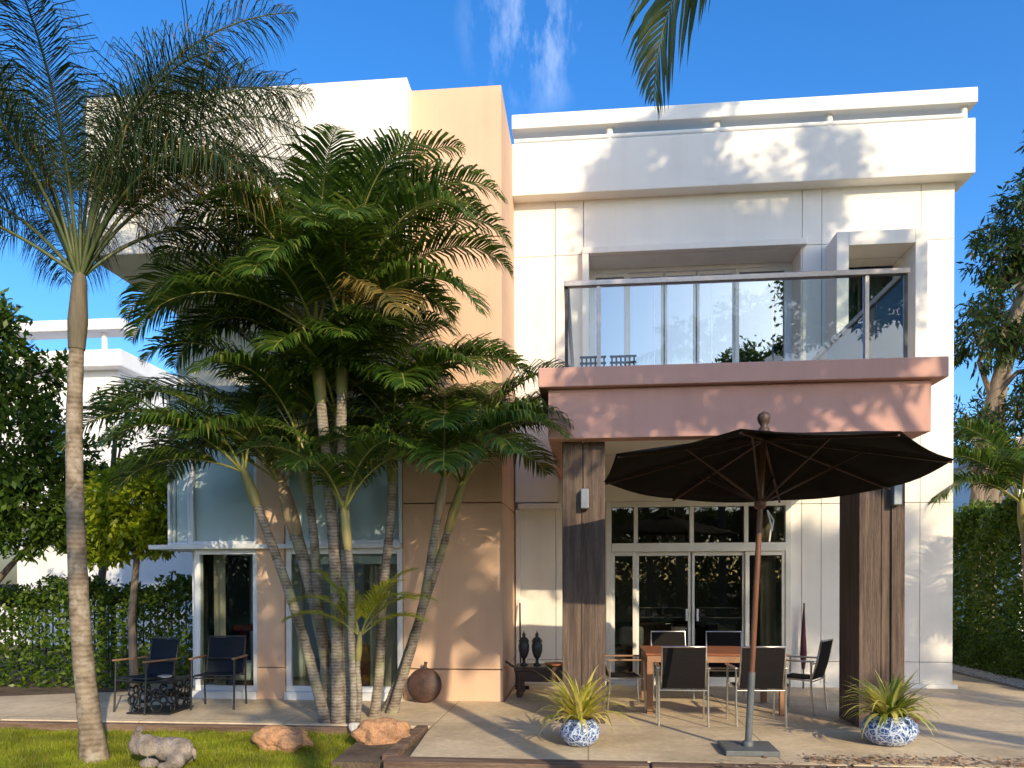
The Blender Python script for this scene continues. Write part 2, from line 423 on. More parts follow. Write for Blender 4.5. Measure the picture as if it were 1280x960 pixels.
M['leaf_dark'] = leafmat('dark_leaf', (.012,.030,.008), (.040,.075,.014), .25, .4)
M['leaf_mid'] = leafmat('green_leaf', (.032,.075,.010), (.105,.17,.02), .4, .45)
M['leaf_lime'] = leafmat('bright_leaf', (.14,.23,.012), (.36,.40,.025), .5, .45)
M['leaf_hedge'] = leafmat('hedge_leaf', (.03,.075,.010), (.14,.21,.025), .4, .4)
M['leaf_far'] = leafmat('added_hedge_leaf', (.03,.065,.012), (.09,.14,.025), .06, .6)
M['leaf_feather'] = leafmat('feathery_leaf', (.020,.050,.010), (.07,.11,.025), .3, .45, (.13,.09,.04))
M['spider'] = leafmat('striped_leaf', (.34,.36,.03), (.78,.68,.20), .35, .4)
M['spider2'] = leafmat('striped_leaf_green', (.18,.26,.03), (.66,.60,.17), .35, .4)
M['grass'] = leafmat('grass_blade', (.16,.23,.012), (.42,.42,.03), .45, .5, (.36,.28,.08))
_t = M['grass'].node_tree; _b = _t.nodes['Principled BSDF']; _src = _b.inputs['Base Color'].links[0].from_socket
_co = _t.nodes.new('ShaderNodeNewGeometry'); _n = _t.nodes.new('ShaderNodeTexNoise'); _n.inputs['Scale'].default_value = 2.2; _n.inputs['Detail'].default_value = 5
_t.links.new(_co.outputs['Position'], _n.inputs['Vector'])
_m = _t.nodes.new('ShaderNodeMapRange'); _m.inputs['From Min'].default_value = .35; _m.inputs['From Max'].default_value = .65; _m.inputs['To Min'].default_value = .55; _m.inputs['To Max'].default_value = 1.25
_t.links.new(_n.outputs['Fac'], _m.inputs['Value'])
_x = _t.nodes.new('ShaderNodeMix'); _x.data_type = 'RGBA'; _x.blend_type = 'MULTIPLY'; _x.inputs[0].default_value = 1
_t.links.new(_src, _x.inputs[6]); _t.links.new(_m.outputs[0], _x.inputs[7]); _t.links.new(_x.outputs[2], _b.inputs['Base Color'])
M['dryleaf'] = leafmat('dry_leaf', (.22,.12,.06), (.5,.36,.24), .15, .7)

def wallmb(xs, zs, holes, y0, y1, gx=(), gz=(), gap=0.009):
    """upright wall of panels between y0 and y1; grooves at gx / gz; holes as (x0,x1,z0,z1)"""
    X = sorted(set([xs[0], xs[1], *gx] + [h[0] for h in holes] + [h[1] for h in holes]))
    Z = sorted(set([zs[0], zs[1], *gz] + [h[2] for h in holes] + [h[3] for h in holes]))
    X = [x for x in X if xs[0] <= x <= xs[1]]; Z = [z for z in Z if zs[0] <= z <= zs[1]]
    mb = MB()
    for a, b in zip(X, X[1:]):
        for c, d in zip(Z, Z[1:]):
            mx, mz = (a+b)/2, (c+d)/2
            if any(h[0] < mx < h[1] and h[2] < mz < h[3] for h in holes): continue
            mb.box(a + (gap/2 if a in gx else 0), b - (gap/2 if b in gx else 0), y0, y1,
                   c + (gap/2 if c in gz else 0), d - (gap/2 if d in gz else 0))
    return mb

# ================================================================== SETTING
rnd = random.Random(7)
rng = np.random.default_rng(7)

g = MB(); g.add([(-400,-400,-.16),(400,-400,-.16),(400,400,-.16),(-400,400,-.16)], [(0,1,2,3)])
tag(part('ground', g, M['soil']), kind='structure')

# lawn: gently uneven sheet
def sheet(poly_fn, x0, x1, y0, y1, nx, ny, zf):
    mb = MB(); vs = []; 
    for j in range(ny+1):
        for i in range(nx+1):
            x = x0+(x1-x0)*i/nx; y = y0+(y1-y0)*j/ny
            vs.append((x, y, zf(x, y)))
    fs = []
    for j in range(ny):
        for i in range(nx):
            k = j*(nx+1)+i
            cx, cy = vs[k][0]+(x1-x0)/nx/2, vs[k][1]+(y1-y0)/ny/2
            if poly_fn(cx, cy): fs.append((k, k+1, k+nx+2, k+nx+1))
    return mb.add(vs, fs, True)
def lawn_z(x, y): return -0.105 - (.03 if y < 6.2 and x > -2 else 0) + .012*math.sin(x*1.3+y*.7) + .01*math.sin(y*2.1-x*.6)
in_lawn = lambda x, y: (y < 8.36 and x < -2.15 - max(0, (7.6-y))*-.12) or y < 6.2
tag(part('lawn', sheet(in_lawn, -16, 16, -13, 8.4, 128, 107, lawn_z), M['lawn']), kind='structure')

terr = [(-1.62,6.92),(8.2,6.98),(6.25,11.0),(6.05,24),(5.3,24),(5.3,11.96),(-1.1,11.96),(-1.1,10.24),(-5.9,10.24),(-5.9,10.9),(-7.2,10.5),(-11.0,8.9),(-11.0,8.42),(-1.72,8.42)]
tb = MB(); tb.prism(terr, -.14, 0)
tag(part('terrace', tb, M['terrace'], bevel=.012), kind='structure')
bed = MB(); bed.prism([(-2.3,6.8),(-1.64,6.8),(-1.73,8.41),(-2.35,8.41)], -.15, -.03)
tag(part('planting_bed', bed, M['soil']), kind='structure')
gr = MB(); gr.prism([(6.3,9.0),(6.85,9.0),(6.85,24),(6.12,24)], -.15, .01)
tag(part('gravel_strip', gr, M['gravel']), kind='structure')

# ================================================================== HOUSE
H0 = thing('house', 'white and peach two storey villa with a pink balcony on timber pillars', 'house', (0, 12, 0))
FY = 11.96
# main white wall, upper and lower
big = (0.02, 3.14, 3.88, 6.50); small = (3.67, 4.56, 3.88, 6.30); door = (.27, 3.0, -1, 2.78)
part('wall', wallmb((-1.12, 5.30), (-.14, 7.36), [big, small, door], FY, FY+.16,
     gx=(-.49,-.06,3.16,3.44,4.84), gz=(.38, 2.72, 6.54)), M['white'], H0)
part('wall', wallmb((-1.10, 5.28), (-.14, 7.34), [big, small, door], FY+.155, FY+.30), M['white'], H0)
side = MB()
side.box(5.0, 5.28, FY+.302, 19, -.14, 7.34); side.box(-6.6, 5.28, 18.9, 19.1, -.14, 7.34)
side.box(-6.62, -6.35, 12.1, 18.9, 4.15, 7.34); side.box(-6.62, -6.35, 14.5, 18.9, -.14, 4.15)
side.box(-6.6, 5.28, FY+.31, 19, 7.36, 7.5)
side.box(-6.35, -2.5, 11.95, 12.1, 4.25, 5.9)
part('wall', side, M['white'], H0)
base = MB(); base.box(-1.10, 5.36, FY-.05, FY-.003, -.14, .06)
part('plinth', base, M['white_trim'], H0, bevel=.01)
# shallow boxed panel with a lip beside the tower
pj = MB(); pj.box(-1.10, -.45, FY-.12, FY-.004, 2.78, 3.9); pj.box(-1.06, -.41, FY-.16, FY-.004, 2.68, 2.76); pj.box(-1.10, -1.03, FY-.10, FY-.004, .07, 2.67)
part('wall_panel', pj, M['white'], H0, bevel=.008)
# parapet
pa = MB(); pa.box(-1.13, 5.48, 11.72, 12.3, 7.36, 8.14)
part('parapet', pa, M['white'], H0, bevel=.015)
ct = MB(); ct.box(-1.13, 5.50, 11.70, 12.0, 8.345, 8.56)
part('parapet_beam', ct, M['white_trim'], H0, bevel=.012)
for x in (.33, 1.9, 3.5, 5.36):
    p = MB(); p.tube([(x,11.83,8.143),(x,11.83,8.343)], .05, 14); part('parapet_post', p, M['white_trim'], H0)
rl = MB(); rl.tube([(-1.1,11.80,8.21),(5.36,11.80,8.21)], .034, 10); part('parapet_rail', rl, M['white_trim'], H0)

# peach tower
part('tower', wallmb((-2.45,-1.12), (-.14, 8.06), [], 10.2, 10.32, gz=(.42,2.62,6.1), gap=.016), M['peach'], H0)
tw = MB(); tw.box(-2.44, -1.135, 10.315, 12.4, -.14, 8.04); tw.box(-2.45,-1.12,10.322,12.2,6.12,8.06); tw.box(-1.135,-1.12,10.322,11.95,.43,2.61); tw.box(-1.135,-1.12,10.322,11.95,2.635,6.09); tw.box(-1.135,-1.12,10.322,11.95,-.14,.41)
part('tower', tw, M['peach'], H0)
pc = MB(); pc.box(-4.46,-4.08, 10.17, 10.40, -.14, .42); pc.box(-4.46,-4.08, 10.17, 10.40, .432, 4.1)
part('peach_column', pc, M['peach'], H0)
ub = MB(); ub.box(-6.68, -2.30, 9.9, 12.6, 5.95, 8.05)
part('upper_volume', ub, M['white'], H0, bevel=.012)

# glazed bay
for nm, bx in (('bay_slab',(-5.95,-2.46,10.08,12.1,2.03,2.09)),('bay_roof',(-5.80,-2.46,10.16,12.1,4.1,4.24)),('sill',(-5.40,-4.462,10.12,12.1,-.14,.10)),('sill',(-4.07,-2.46,10.12,12.1,-.14,.10))):
    bs = MB(); bs.box(*bx); part(nm, bs, M['white_alu'], H0, bevel=.005)
def window(x0, x1, z0, z1, y, fw=.06, depth=.07, mullions=(), transoms=(), fm='white_alu', gm='glass', parent=H0, name='window'):
    f = MB()
    f.box(x0, x0+fw, y, y+depth, z0, z1); f.box(x1-fw, x1, y, y+depth, z0, z1)
    f.box(x0+fw, x1-fw, y, y+depth, z0, z0+fw); f.box(x0+fw, x1-fw, y, y+depth, z1-fw, z1)
    for mx in mullions: f.box(mx-fw/2, mx+fw/2, y+.003, y+depth-.003, z0+fw, z1-fw)
    for tz in transoms: f.box(x0+fw, x1-fw, y+.006, y+depth-.006, tz-fw/2, tz+fw/2)
    fo = part(name, f, M[fm], parent, bevel=.004, seg=1)
    p = MB(); p.box(x0+fw*.7, x1-fw*.7, y+depth*.42, y+depth*.55, z0+fw*.7, z1-fw*.7)
    part('pane', p, M[gm], fo)
    return fo
window(-5.74,-5.42, 2.09, 4.1, 10.2, .035, gm='glass_bay'); window(-5.42,-4.46, 2.09, 4.1, 10.2, .05, gm='glass_bay')
window(-4.07,-2.46, 2.09, 4.1, 10.2, .05, mullions=(-3.3,), gm='glass_bay')
def yz_window(x, y0, y1, z0, z1, gm, fw=.05):
    f = MB(); f.box(x, x+.06, y0, y0+fw, z0, z1); f.box(x, x+.06, y1-fw, y1, z0, z1); f.box(x,x+.06,y0+fw,y1-fw,z0,z0+fw); f.box(x,x+.06,y0+fw,y1-fw,z1-fw,z1)
    fo = part('window', f, M['white_alu'], H0); p = MB(); p.box(x+.025,x+.033,y0+fw*.7,y1-fw*.7,z0+fw*.7,z1-fw*.7); part('pane', p, M[gm], fo)
yz_window(-5.74, 10.28, 12.0, 2.09, 4.1, 'glass_bay')
bl = MB(); bl.box(-5.66,-4.52,10.31,10.32,2.13,4.08); bl.box(-4.03,-2.5,10.31,10.32,2.13,4.08); bl.box(-5.64,-5.63,10.36,11.9,2.13,4.08)
part('roller_blind', bl, M['blind'], H0)
window(-5.36,-4.462, .10, 2.03, 10.2, .07, gm='glass'); window(-4.07,-2.46, .10, 2.03, 10.2, .075, mullions=(-3.22,), gm='glass')
yz_window(-5.36, 10.28, 12.0, .10, 2.03, 'glass')
pst = MB(); pst.box(-5.55,-5.43,10.5,10.62,0,2.03); part('corner_post', pst, M['white_alu'], H0, bevel=.004)
va = MB(); va.box(-4.0,-2.52,10.32,10.36,1.82,1.98); part('pelmet', va, M['cushion'], H0)
# rooms
rm = MB()
rb_ = MB(); rb_.box(-6.3,-2.5,14.4,14.5,-.1,4.1); rb_.box(-2.52,-2.47,12.42,14.4,-.1,4.1); rb_.box(-6.3,-2.5,12.12,14.4,4.1,4.2); rb_.box(-5.05,-4.4,11.7,11.8,.11,4.1)
part('interior_wall', rb_, M['interior_light'], H0)
rm.box(-1.1,5.0,15.4,15.5,-.1,3.2); rm.box(-1.1,-1.0,12.42,15.4,-.1,3.2); rm.box(-1.1,5.0,12.3,15.4,3.15,3.3); rm.box(-2.4,5.0,14.9,15,3.4,7.2); rm.box(-1.1,5.0,12.3,15,3.62,3.78)
rm.box(-6.3,-5.3,12.1,12.2,2.1,4.15); rm.box(-3.6,-2.6,12.3,12.42,0,2.6)
part('interior_wall', rm, M['interior'], H0)
fl = MB(); fl.box(-6.3,-2.5,10.3,14.4,.06,.11); fl.box(-1.0,5.0,12.26,15.4,-.06,.01)
part('interior_floor', fl, M['interior_floor'], H0)
def curtain(x0, x1, y, z0, z1, m, amp=.035, lam=.13):
    mb = MB(); n = max(8, int((x1-x0)/lam*6)); vs = []; fs = []
    for i in range(n+1):
        x = x0+(x1-x0)*i/n; d = amp*math.sin((x-x0)/lam*2*math.pi)+amp*.4*math.sin(x*31)
        vs += [(x, y+d, z0), (x, y+d*.8, z1)]
    for i in range(n): fs.append((2*i, 2*i+2, 2*i+3, 2*i+1))
    mb.add(vs, fs, True); return part('curtain', mb, M[m], H0)
curtain(-2.98,-2.6,10.45,.1,1.95,'curtain'); curtain(-5.28,-5.12,10.6,.11,2.0,'curtain')
curtain(2.60,2.93,12.16,.03,2.6,'curtain')
curtain(.1,3.1,12.75,3.9,6.4,'curtain_white'); curtain(1.75,2.85,12.68,3.9,6.4,'curtain_teal'); curtain(3.72,4.5,12.5,3.9,6.35,'curtain_teal')

# ground floor sliding door with transom lights
def grid_door(name, x0, x1, z0, z1, y, tz, cols, fm, gm, fw=.085, top_cols=None):
    f = MB()
    f.box(x0, x0+fw, y, y+.12, z0, z1); f.box(x1-fw, x1, y, y+.12, z0, z1); f.box(x0+fw, x1-fw, y, y+.12, z1-fw, z1)
    f.box(x0+fw, x1-fw, y+.002, y+.118, z0, z0+.04)
    if tz: f.box(x0+fw, x1-fw, y-.012, y+.11, tz, tz+.13)
    fo = part(name, f, M[fm], H0, bevel=.006, seg=1)
    ztop = tz or (z1-fw)
    if tz:
        for c in (top_cols or cols):
            s = MB(); s.box(c-.03, c+.03, y+.01, y+.1, tz+.13, z1-fw); part('mullion', s, M[fm], fo)
        p = MB(); p.box(x0+fw, x1-fw, y+.06, y+.068, tz+.13, z1-fw); part('pane', p, M[gm], fo)
    edges = [x0+fw] + list(cols) + [x1-fw]
    for i, (a, b) in enumerate(zip(edges, edges[1:])):
        yy = y + (.02 if i in (0, len(edges)-2) else .062)
        s = MB(); w = .048
        s.box(a-.012, a+w, yy, yy+.04, z0+.04, ztop); s.box(b-w, b+.012, yy, yy+.04, z0+.04, ztop)
        s.box(a+w, b-w, yy, yy+.04, z0+.04, z0+.13); s.box(a+w, b-w, yy, yy+.04, ztop-.06, ztop)
        part('sash', s, M[fm], fo, bevel=.003, seg=1)
        p = MB(); p.box(a+w, b-w, yy+.016, yy+.022, z0+.13, ztop-.06); part('pane', p, M[gm], fo)
    return fo
gd = grid_door('sliding_door', .27, 3.0, 0, 2.78, FY-.05, 2.02, (.72, 1.55, 2.35), 'cream_frame', 'glass_dark')
hd = MB(); hd.box(.0, 3.12, FY-.075, FY-.052, 2.781, 3.13); part('door_head', hd, M['white_trim'], H0)
for x in (1.47, 1.63):
    h = MB(); h.bar((x,FY-.085,.98),(x,FY-.085,1.16),.03,.022); part('door_handle', h, M['white_alu'], gd)
br = MB()
for a, b in ((.76,1.44),(1.66,2.3)):
    for z in (1.02, 1.17): br.tube([(a,12.06,z),(b,12.06,z)], .012, 8)
part('inner_rail', br, M['steel'], gd)
# balcony doors, deep recess
grid_door('balcony_door', .02, 3.14, 3.9, 6.5, 12.46, None, (.62, 1.2, 1.7, 2.3), 'white_alu', 'glass_mirror', .06)
rv = MB(); rv.box(.02,3.14,FY+.302,12.66,6.5,6.56); rv.box(-.04,.018,FY+.302,12.66,3.9,6.56); rv.box(3.142,3.2,FY+.302,12.66,3.9,6.56); part('window_reveal', rv, M['white'], H0)
sr = MB(); sr.box(-.08,3.20,FY-.13,FY-.003,6.505,6.60); sr.box(-.08,.015,FY-.13,FY-.003,3.92,6.504)
part('window_surround', sr, M['white'], H0, bevel=.006)
grid_door('bedroom_window', 3.67, 4.56, 3.9, 6.30, 12.3, None, (4.12,), 'darkmetal', 'glass_dark', .05)
s2 = MB(); yb = 11.46
s2.box(3.50,3.665,yb,FY-.003,3.885,6.50); s2.box(4.565,4.73,yb,FY-.003,3.885,6.50); s2.box(3.667,4.563,yb,FY-.003,6.305,6.50)
part('window_surround', s2, M['white'], H0, bevel=.006)

# balcony
sl = MB(); sl.box(-.53, 3.68, 8.4, FY-.003, 3.67, 3.88); part('balcony_slab', sl, M['pink'], H0, bevel=.012)
bm_ = MB(); bm_.box(-.43, 3.55, 8.5, 8.72, 3.13, 3.668); bm_.box(-.43, -.2, 8.722, FY-.004, 3.13, 3.668); bm_.box(3.32, 3.55, 8.722, FY-.004, 3.13, 3.668)
part('balcony_beam', bm_, M['pink'], H0, bevel=.012)
so = MB(); so.box(-.198, 3.318, 8.722, FY-.004, 3.5, 3.66); part('balcony_soffit', so, M['white_trim'], H0)
ra = MB(); ra.box(-.26, 3.36, 8.56, 8.64, 4.80, 4.86); ra.box(-.26,-.20,8.642,FY-.004,4.80,4.86); ra.box(3.30,3.36,8.642,FY-.004,4.80,4.86)
rail = part('railing', ra, M['steel'], H0, bevel=.006)
for x in (.12, 2.93):
    p = MB(); p.box(x-.022, x+.022, 8.575, 8.625, 3.884, 4.798); part('post', p, M['steel'], rail, bevel=.004)
p = MB(); p.box(-.25,-.215,8.60,8.64,3.884,4.798); part('post', p, M['darkmetal'], rail)
p = MB(); p.box(3.315,3.35,8.60,8.64,3.884,4.798); part('post', p, M['darkmetal'], rail)
ch = MB(); ch.box(-.24, 3.34, 8.578, 8.622, 3.882, 3.912); part('base_channel', ch, M['darkmetal'], rail)
gx = [-.21, .09, .72, 1.33, 1.97, 2.90, 3.31]
for a, b in zip(gx, gx[1:]):
    p = MB(); p.box(a+.006, b-.006, 8.595, 8.605, 3.914, 4.797); part('glass_panel', p, M['glass'], rail)
for x in (-.235, 3.325):
    p = MB(); p.box(x, x+.01, 8.66, FY-.01, 3.914, 4.797); part('glass_panel', p, M['glass'], rail)

# timber pillars
for x in (-.285, 2.895):
    po = MB(); po.box(x, x+.225, 8.69, 9.36, .002, 3.128); po.box(x+.232, x+.475, 8.70, 9.35, .002, 3.127); po.box(x+.22,x+.24,8.75,9.3,.002,3.12)
    pp = part('pillar', po, M['wood_pillar'], H0, bevel=.008)
    lx = x+.25 if x < 0 else x+.36
    lb = MB(); lb.box(lx-.045, lx+.045, 8.59, 8.695, 2.38, 2.60); part('wall_lamp', lb, M['lamp'], pp, bevel=.012)
    cb = MB(); cb.box(lx-.03, lx-.015, 8.674, 8.692, .4, 2.37)
    part('conduit', cb, M['wood_pillar'], pp)

# ================================================================== VEGETATION
def frond(mb_leaf, mb_r, o, az, el, length, droop, nl=40, ll=.5, lw=.03, vee=.35, hang=.5, start=.18, power=1.5, rr=.013, seed=0, fwd=.55, twist=0.0, plume=.12):
    """a feather frond: arching rachis with two rows of leaflets"""
    r = random.Random(seed)
    o = Vector(o); h = Vector((math.cos(az), math.sin(az), 0)); sd = Vector((-math.sin(az), math.cos(az), 0))
    N = 14; pts = [o.copy()]; tang = []
    for i in range(N):
        s = (i+.5)/N; e = el - droop * s**power
        a2 = twist*s
        hh = (h*math.cos(a2) + sd*math.sin(a2))
        t = hh*math.cos(e) + Vector((0,0,1))*math.sin(e); tang.append(t)
        pts.append(pts[-1] + t*length/N)
    mb_r.tube(pts, [rr*(1-.8*i/N) for i in range(N+1)], 5, caps=False)
    for k in range(nl):
        s = start + (1-start)*(k+.5)/nl
        i = min(N-1, int(s*N)); p = pts[i].lerp(pts[i+1], s*N-i); t = tang[i]
        side0 = t.cross(Vector((0,0,1)))
        side0 = side0.normalized() if side0.length > .05 else sd
        upn = side0.cross(t).normalized()
        prof = math.sin(math.pi*min(1, (s-start)/(1-start)*.86+.14))**.6
        for sgn in (-1, 1):
            L_ = ll*prof*r.uniform(.85,1.1); W = lw*r.uniform(.8,1.15)*(.6+.4*prof)
            f_ = fwd + .5*s + r.uniform(-.08,.08)
            d = (side0*sgn + t*f_ + upn*(vee+r.uniform(-plume,plume))).normalized()
            wv = t - d*t.dot(d); wv = wv.normalized() if wv.length > .01 else upn
            q0 = p; hg = hang*r.uniform(.7,1.3)
            d2 = (d + Vector((0,0,-1))*hg*.5).normalized(); d3 = (d + Vector((0,0,-1))*hg*1.5).normalized()
            q1 = q0 + d*L_*.36; q2 = q1 + d2*L_*.34; q3 = q2 + d3*L_*.30
            vs = [q0-wv*W*.3, q0+wv*W*.3, q1+wv*W*.5, q1-wv*W*.5, q2+wv*W*.4, q2-wv*W*.4, q3]
            mb_leaf.add(vs, [(0,1,2,3),(3,2,4,5),(5,4,6)])

def palm(name, label, base, top, r0, r1, fr, mat_leaf='palm', mat_trunk='trunk_pale', shaft='shaft', shaft_len=.5, bend=.0, seed=1, group=None, cat='palm', fk=None, root=.5):
    """trunk from base to top (slight bow), crownshaft and separate fronds"""
    base = Vector(base); top = Vector(top)
    t = thing(name, label, cat, base, group=group)
    r = random.Random(seed); pts = []; rad = []
    n = 26; bow = Vector((r.uniform(-1,1), r.uniform(-1,1), 0)) * .02
    for i in range(n+1):
        s = i/n
        p = base.lerp(top, s) + Vector((bend,0,0))*math.sin(math.pi*s) + bow*math.sin(s*9)
        pts.append(p); rad.append((r0 + (r1-r0)*s) * (1 + root*math.exp(-s*22)) * (1+.035*math.sin(i*2.4)))
    pts[0] = pts[0] - (pts[1]-pts[0]).normalized()*.12
    m = MB(); m.tube(pts, rad, 14); part('trunk', m, M[mat_trunk], t)
    d = (pts[-1]-pts[-3]).normalized()
    m = MB(); m.tube([pts[-1]-d*.02, pts[-1]+d*shaft_len*.3, pts[-1]+d*shaft_len*.75, pts[-1]+d*shaft_len], [r1*1.12, r1*1.35, r1*1.0, r1*.5], 12)
    part('crownshaft', m, M[shaft], t)
    o = pts[-1] + d*shaft_len*.85
    for i, f in enumerate(fr):
        az, el, ln, dr = f[:4]; kw = dict(fk or {})
        if len(f) > 4: kw.update(f[4])
        ml = kw.pop('mat', mat_leaf)
        a = MB(); b = MB()
        frond(a, b, o + Vector((math.cos(R(az)), math.sin(R(az)), 0))*r1*.5, R(az), R(el), ln, R(dr), seed=seed*100+i, **kw)
        fo = part('frond', a, M[ml], t); part('rachis', b, M['rachis'] if ml in ('palm','palm_lime') else M['rachis_dark'], fo)
    return t

A_ = dict(nl=66, ll=.62, lw=.030, vee=.34, hang=.8, rr=.017, fwd=.4)
G_ = 'palms of the clump before the bay window'
# A1: thin trunk leaning furthest left
palm('palm_tree', 'thin palm of the clump leaning farthest left with arching fronds to the left', (-2.93,8.55,-.1), (-3.66,8.35,2.45), .062,.048,
     [(174,64,2.35,112),(190,50,2.3,112),(150,40,1.8,100),(225,45,1.6,100),(120,60,1.7,90),(205,20,1.4,80),(95,72,1.8,75)], shaft_len=.45, bend=.06, seed=11, group=G_, fk=A_, shaft='shaft')
palm('palm_tree', 'palm of the clump with a pale tan crownshaft, leaning left behind the thinnest trunk', (-2.88,8.75,-.1), (-3.42,8.9,2.15), .085,.07,
     [(178,70,2.6,112),(200,55,2.1,105),(160,74,2.2,100),(250,50,1.6,95),(95,60,1.7,85),(30,60,1.6,90),(135,80,2.0,65),(184,40,2.1,100)], shaft='shaft_tan', shaft_len=.75, bend=.05, seed=12, group=G_, fk=A_)
F_ = dict(power=2.3)
palm('palm_tree', 'tallest left palm of the clump with upright feather fronds against the white upper wall', (-2.80,8.55,-.1), (-2.88,8.25,3.55), .075,.055,
     [(180,74,2.3,120,F_),(165,82,2.75,75,F_),(100,87,2.75,70,F_),(205,78,2.4,110,F_),(240,66,1.9,115,F_),(150,66,2.2,120,F_),(290,66,1.7,110),(20,80,2.4,100,F_),(65,72,2.2,105,F_),(265,45,1.5,100),(185,58,2.2,120,F_),(200,44,1.9,110),(130,76,2.4,95,F_),(175,85,2.5,85,F_),(300,82,2.2,95,F_),(183,38,2.3,100),(170,28,2.0,90),(212,30,1.9,90),(188,50,2.4,118),(20,55,1.8,115)], shaft_len=.85, bend=.05, seed=13, group=G_, fk=A_)
palm('palm_tree', 'tallest right palm of the clump with fronds curling over the peach tower', (-2.66,8.60,-.1), (-2.66,8.3,3.65), .07,.055,
     [(85,87,2.7,60,F_),(60,84,2.75,85,F_),(15,74,2.4,118,F_),(-8,68,2.6,128,F_),(-30,56,2.2,118,F_),(5,48,2.2,110,F_),(-70,62,1.8,110),(110,72,2.1,95,F_),(320,78,2.3,115,F_),(-100,48,1.6,105),(35,82,2.6,100,F_),(-20,35,1.9,100),(8,84,2.6,95,F_),(0,58,2.4,125,F_),(75,86,2.9,75,F_),(180,70,2.0,115,F_),(-50,18,1.5,75,dict(mat='palm_gold',nl=40))], shaft_len=.85, bend=-.03, seed=14, group=G_, fk=A_)
palm('palm_tree', 'short slender palm of the clump in front of the bay mullion', (-2.60,8.42,-.1), (-2.58,8.2,1.95), .05,.04,
     [(0,62,1.5,110),(-35,70,1.4,110),(60,66,1.5,95),(150,64,1.5,100),(210,66,1.4,105),(260,55,1.2,100),(30,80,1.6,70),(180,76,1.6,95)], shaft_len=.5, bend=.03, seed=15, group=G_, fk=dict(A_, ll=.45, nl=46))
palm('palm_tree', 'slim palm leaning right toward the peach tower with an orange crownshaft', (-2.36,9.20,-.02), (-1.69,8.75,2.35), .06,.046,
     [(178,58,2.1,115),(150,68,1.9,105),(100,76,2.0,80),(60,66,2.0,90),(25,54,2.0,90),(200,42,1.8,100),(-20,52,1.7,100),(-80,60,1.4,110),(280,30,1.3,85),(165,78,2.1,90),(45,40,1.7,85)], shaft='shaft_tan', shaft_len=.5, bend=.06, seed=16, group=G_, fk=A_)
palm('palm_tree', 'second palm leaning right, crossing the slim one beside the boulder', (-2.46,9.32,-.02), (-1.62,9.0,2.2), .055,.045,
     [(30,70,1.9,80),(8,60,1.9,90),(70,78,2.0,72),(130,62,1.7,95),(-15,68,1.7,115),(160,50,1.7,100),(-55,48,1.4,100),(15,78,2.0,75)], shaft_len=.65, bend=.02, seed=17, group=G_, fk=A_)
palm('palm_tree', 'middle-height palm of the clump standing between the tall pair and the leaning pair', (-2.52,8.95,-.1), (-2.25,8.8,2.75), .06,.048,
     [(0,62,2.0,112),(30,70,2.0,95),(-35,58,1.7,110),(70,80,2.1,70),(120,66,1.8,95),(170,60,1.8,110),(215,58,1.5,110),(-70,50,1.4,105),(50,45,1.7,95)], shaft_len=.7, bend=.02, seed=20, group=G_, fk=A_)
palm('palm_tree', 'middle-height palm of the clump hidden among the others, its fronds filling the centre left', (-3.0,8.75,-.1), (-3.2,8.7,2.6), .062,.048,
     [(180,72,2.4,115,F_),(150,66,2.0,110,F_),(200,60,2.2,118,F_),(240,66,1.7,115),(100,82,2.4,75,F_),(60,72,2.2,95,F_),(330,66,1.6,110),(170,82,2.7,80,F_),(120,78,2.4,80,F_),(190,80,2.5,95,F_)], shaft_len=.7, bend=.03, seed=19, group=G_, fk=A_)
palm('palm_tree', 'middle-height palm at the heart of the clump, close behind the short slender one', (-2.72,8.72,-.1), (-2.78,8.6,2.85), .062,.048,
     [(175,76,2.3,110,F_),(90,84,2.3,70,F_),(20,76,2.2,110,F_),(-10,64,1.9,118,F_),(200,64,2.0,118,F_),(-70,66,1.6,110),(260,62,1.6,115),(60,80,2.4,80,F_),(140,74,2.2,95,F_),(310,70,1.8,112)], shaft_len=.7, bend=.01, seed=25, group=G_, fk=A_)
# young yellow-green palm
yp = palm('young_palm', 'young yellow-green palm growing among the clump trunks', (-2.52,8.38,-.1), (-2.50,8.32,.75), .035,.028,
     [(5,58,1.0,85),(172,60,1.0,95),(188,42,.9,80),(-25,66,.95,95),(60,70,.95,70),(130,66,.9,80),(-5,40,.8,70),(15,74,1.0,60),(165,76,1.0,65)], 'palm_lime', shaft='shaft', shaft_len=.3, seed=18, fk=dict(nl=40, ll=.30, lw=.015, vee=.25, hang=.5, rr=.010, fwd=.75), cat='palm')

# tall feather palm at the left
T_ = dict(nl=165, ll=.80, lw=.0105, vee=.1, hang=1.6, start=.24, rr=.022, fwd=.6, plume=.9)
tall_fr = [(195,70,3.0,80),(215,74,3.1,75),(150,64,3.0,85),(115,72,3.2,80),(60,72,3.2,85),(25,66,3.1,95),(2,70,3.0,100),(335,72,2.9,95),(290,74,2.9,90),(250,68,2.9,90),(180,50,2.7,85),(80,82,3.5,60),(160,80,3.5,60),(35,48,2.5,100),(8,58,2.6,112,dict(mat='palm_gold',nl=100)),(128,52,2.8,90),(200,36,2.5,75),  # gold frond on the right side: sunlight put into its leaf colour
     (70,84,3.9,70),(40,82,3.7,85),(120,82,3.8,70),(200,80,3.6,75),(340,56,2.5,105),(12,77,3.3,92),(185,78,3.4,75),(10,84,3.7,80)]
palm('tall_palm', 'tall feathery palm with a slim grey trunk on the lawn at the left', (-4.72,7.05,-.11), (-5.0,7.25,3.9), .104,.068,
     tall_fr, 'palm_tall', 'trunk_tall', 'shaft_dark', .85, bend=-.1, seed=21, fk=T_, root=.4)
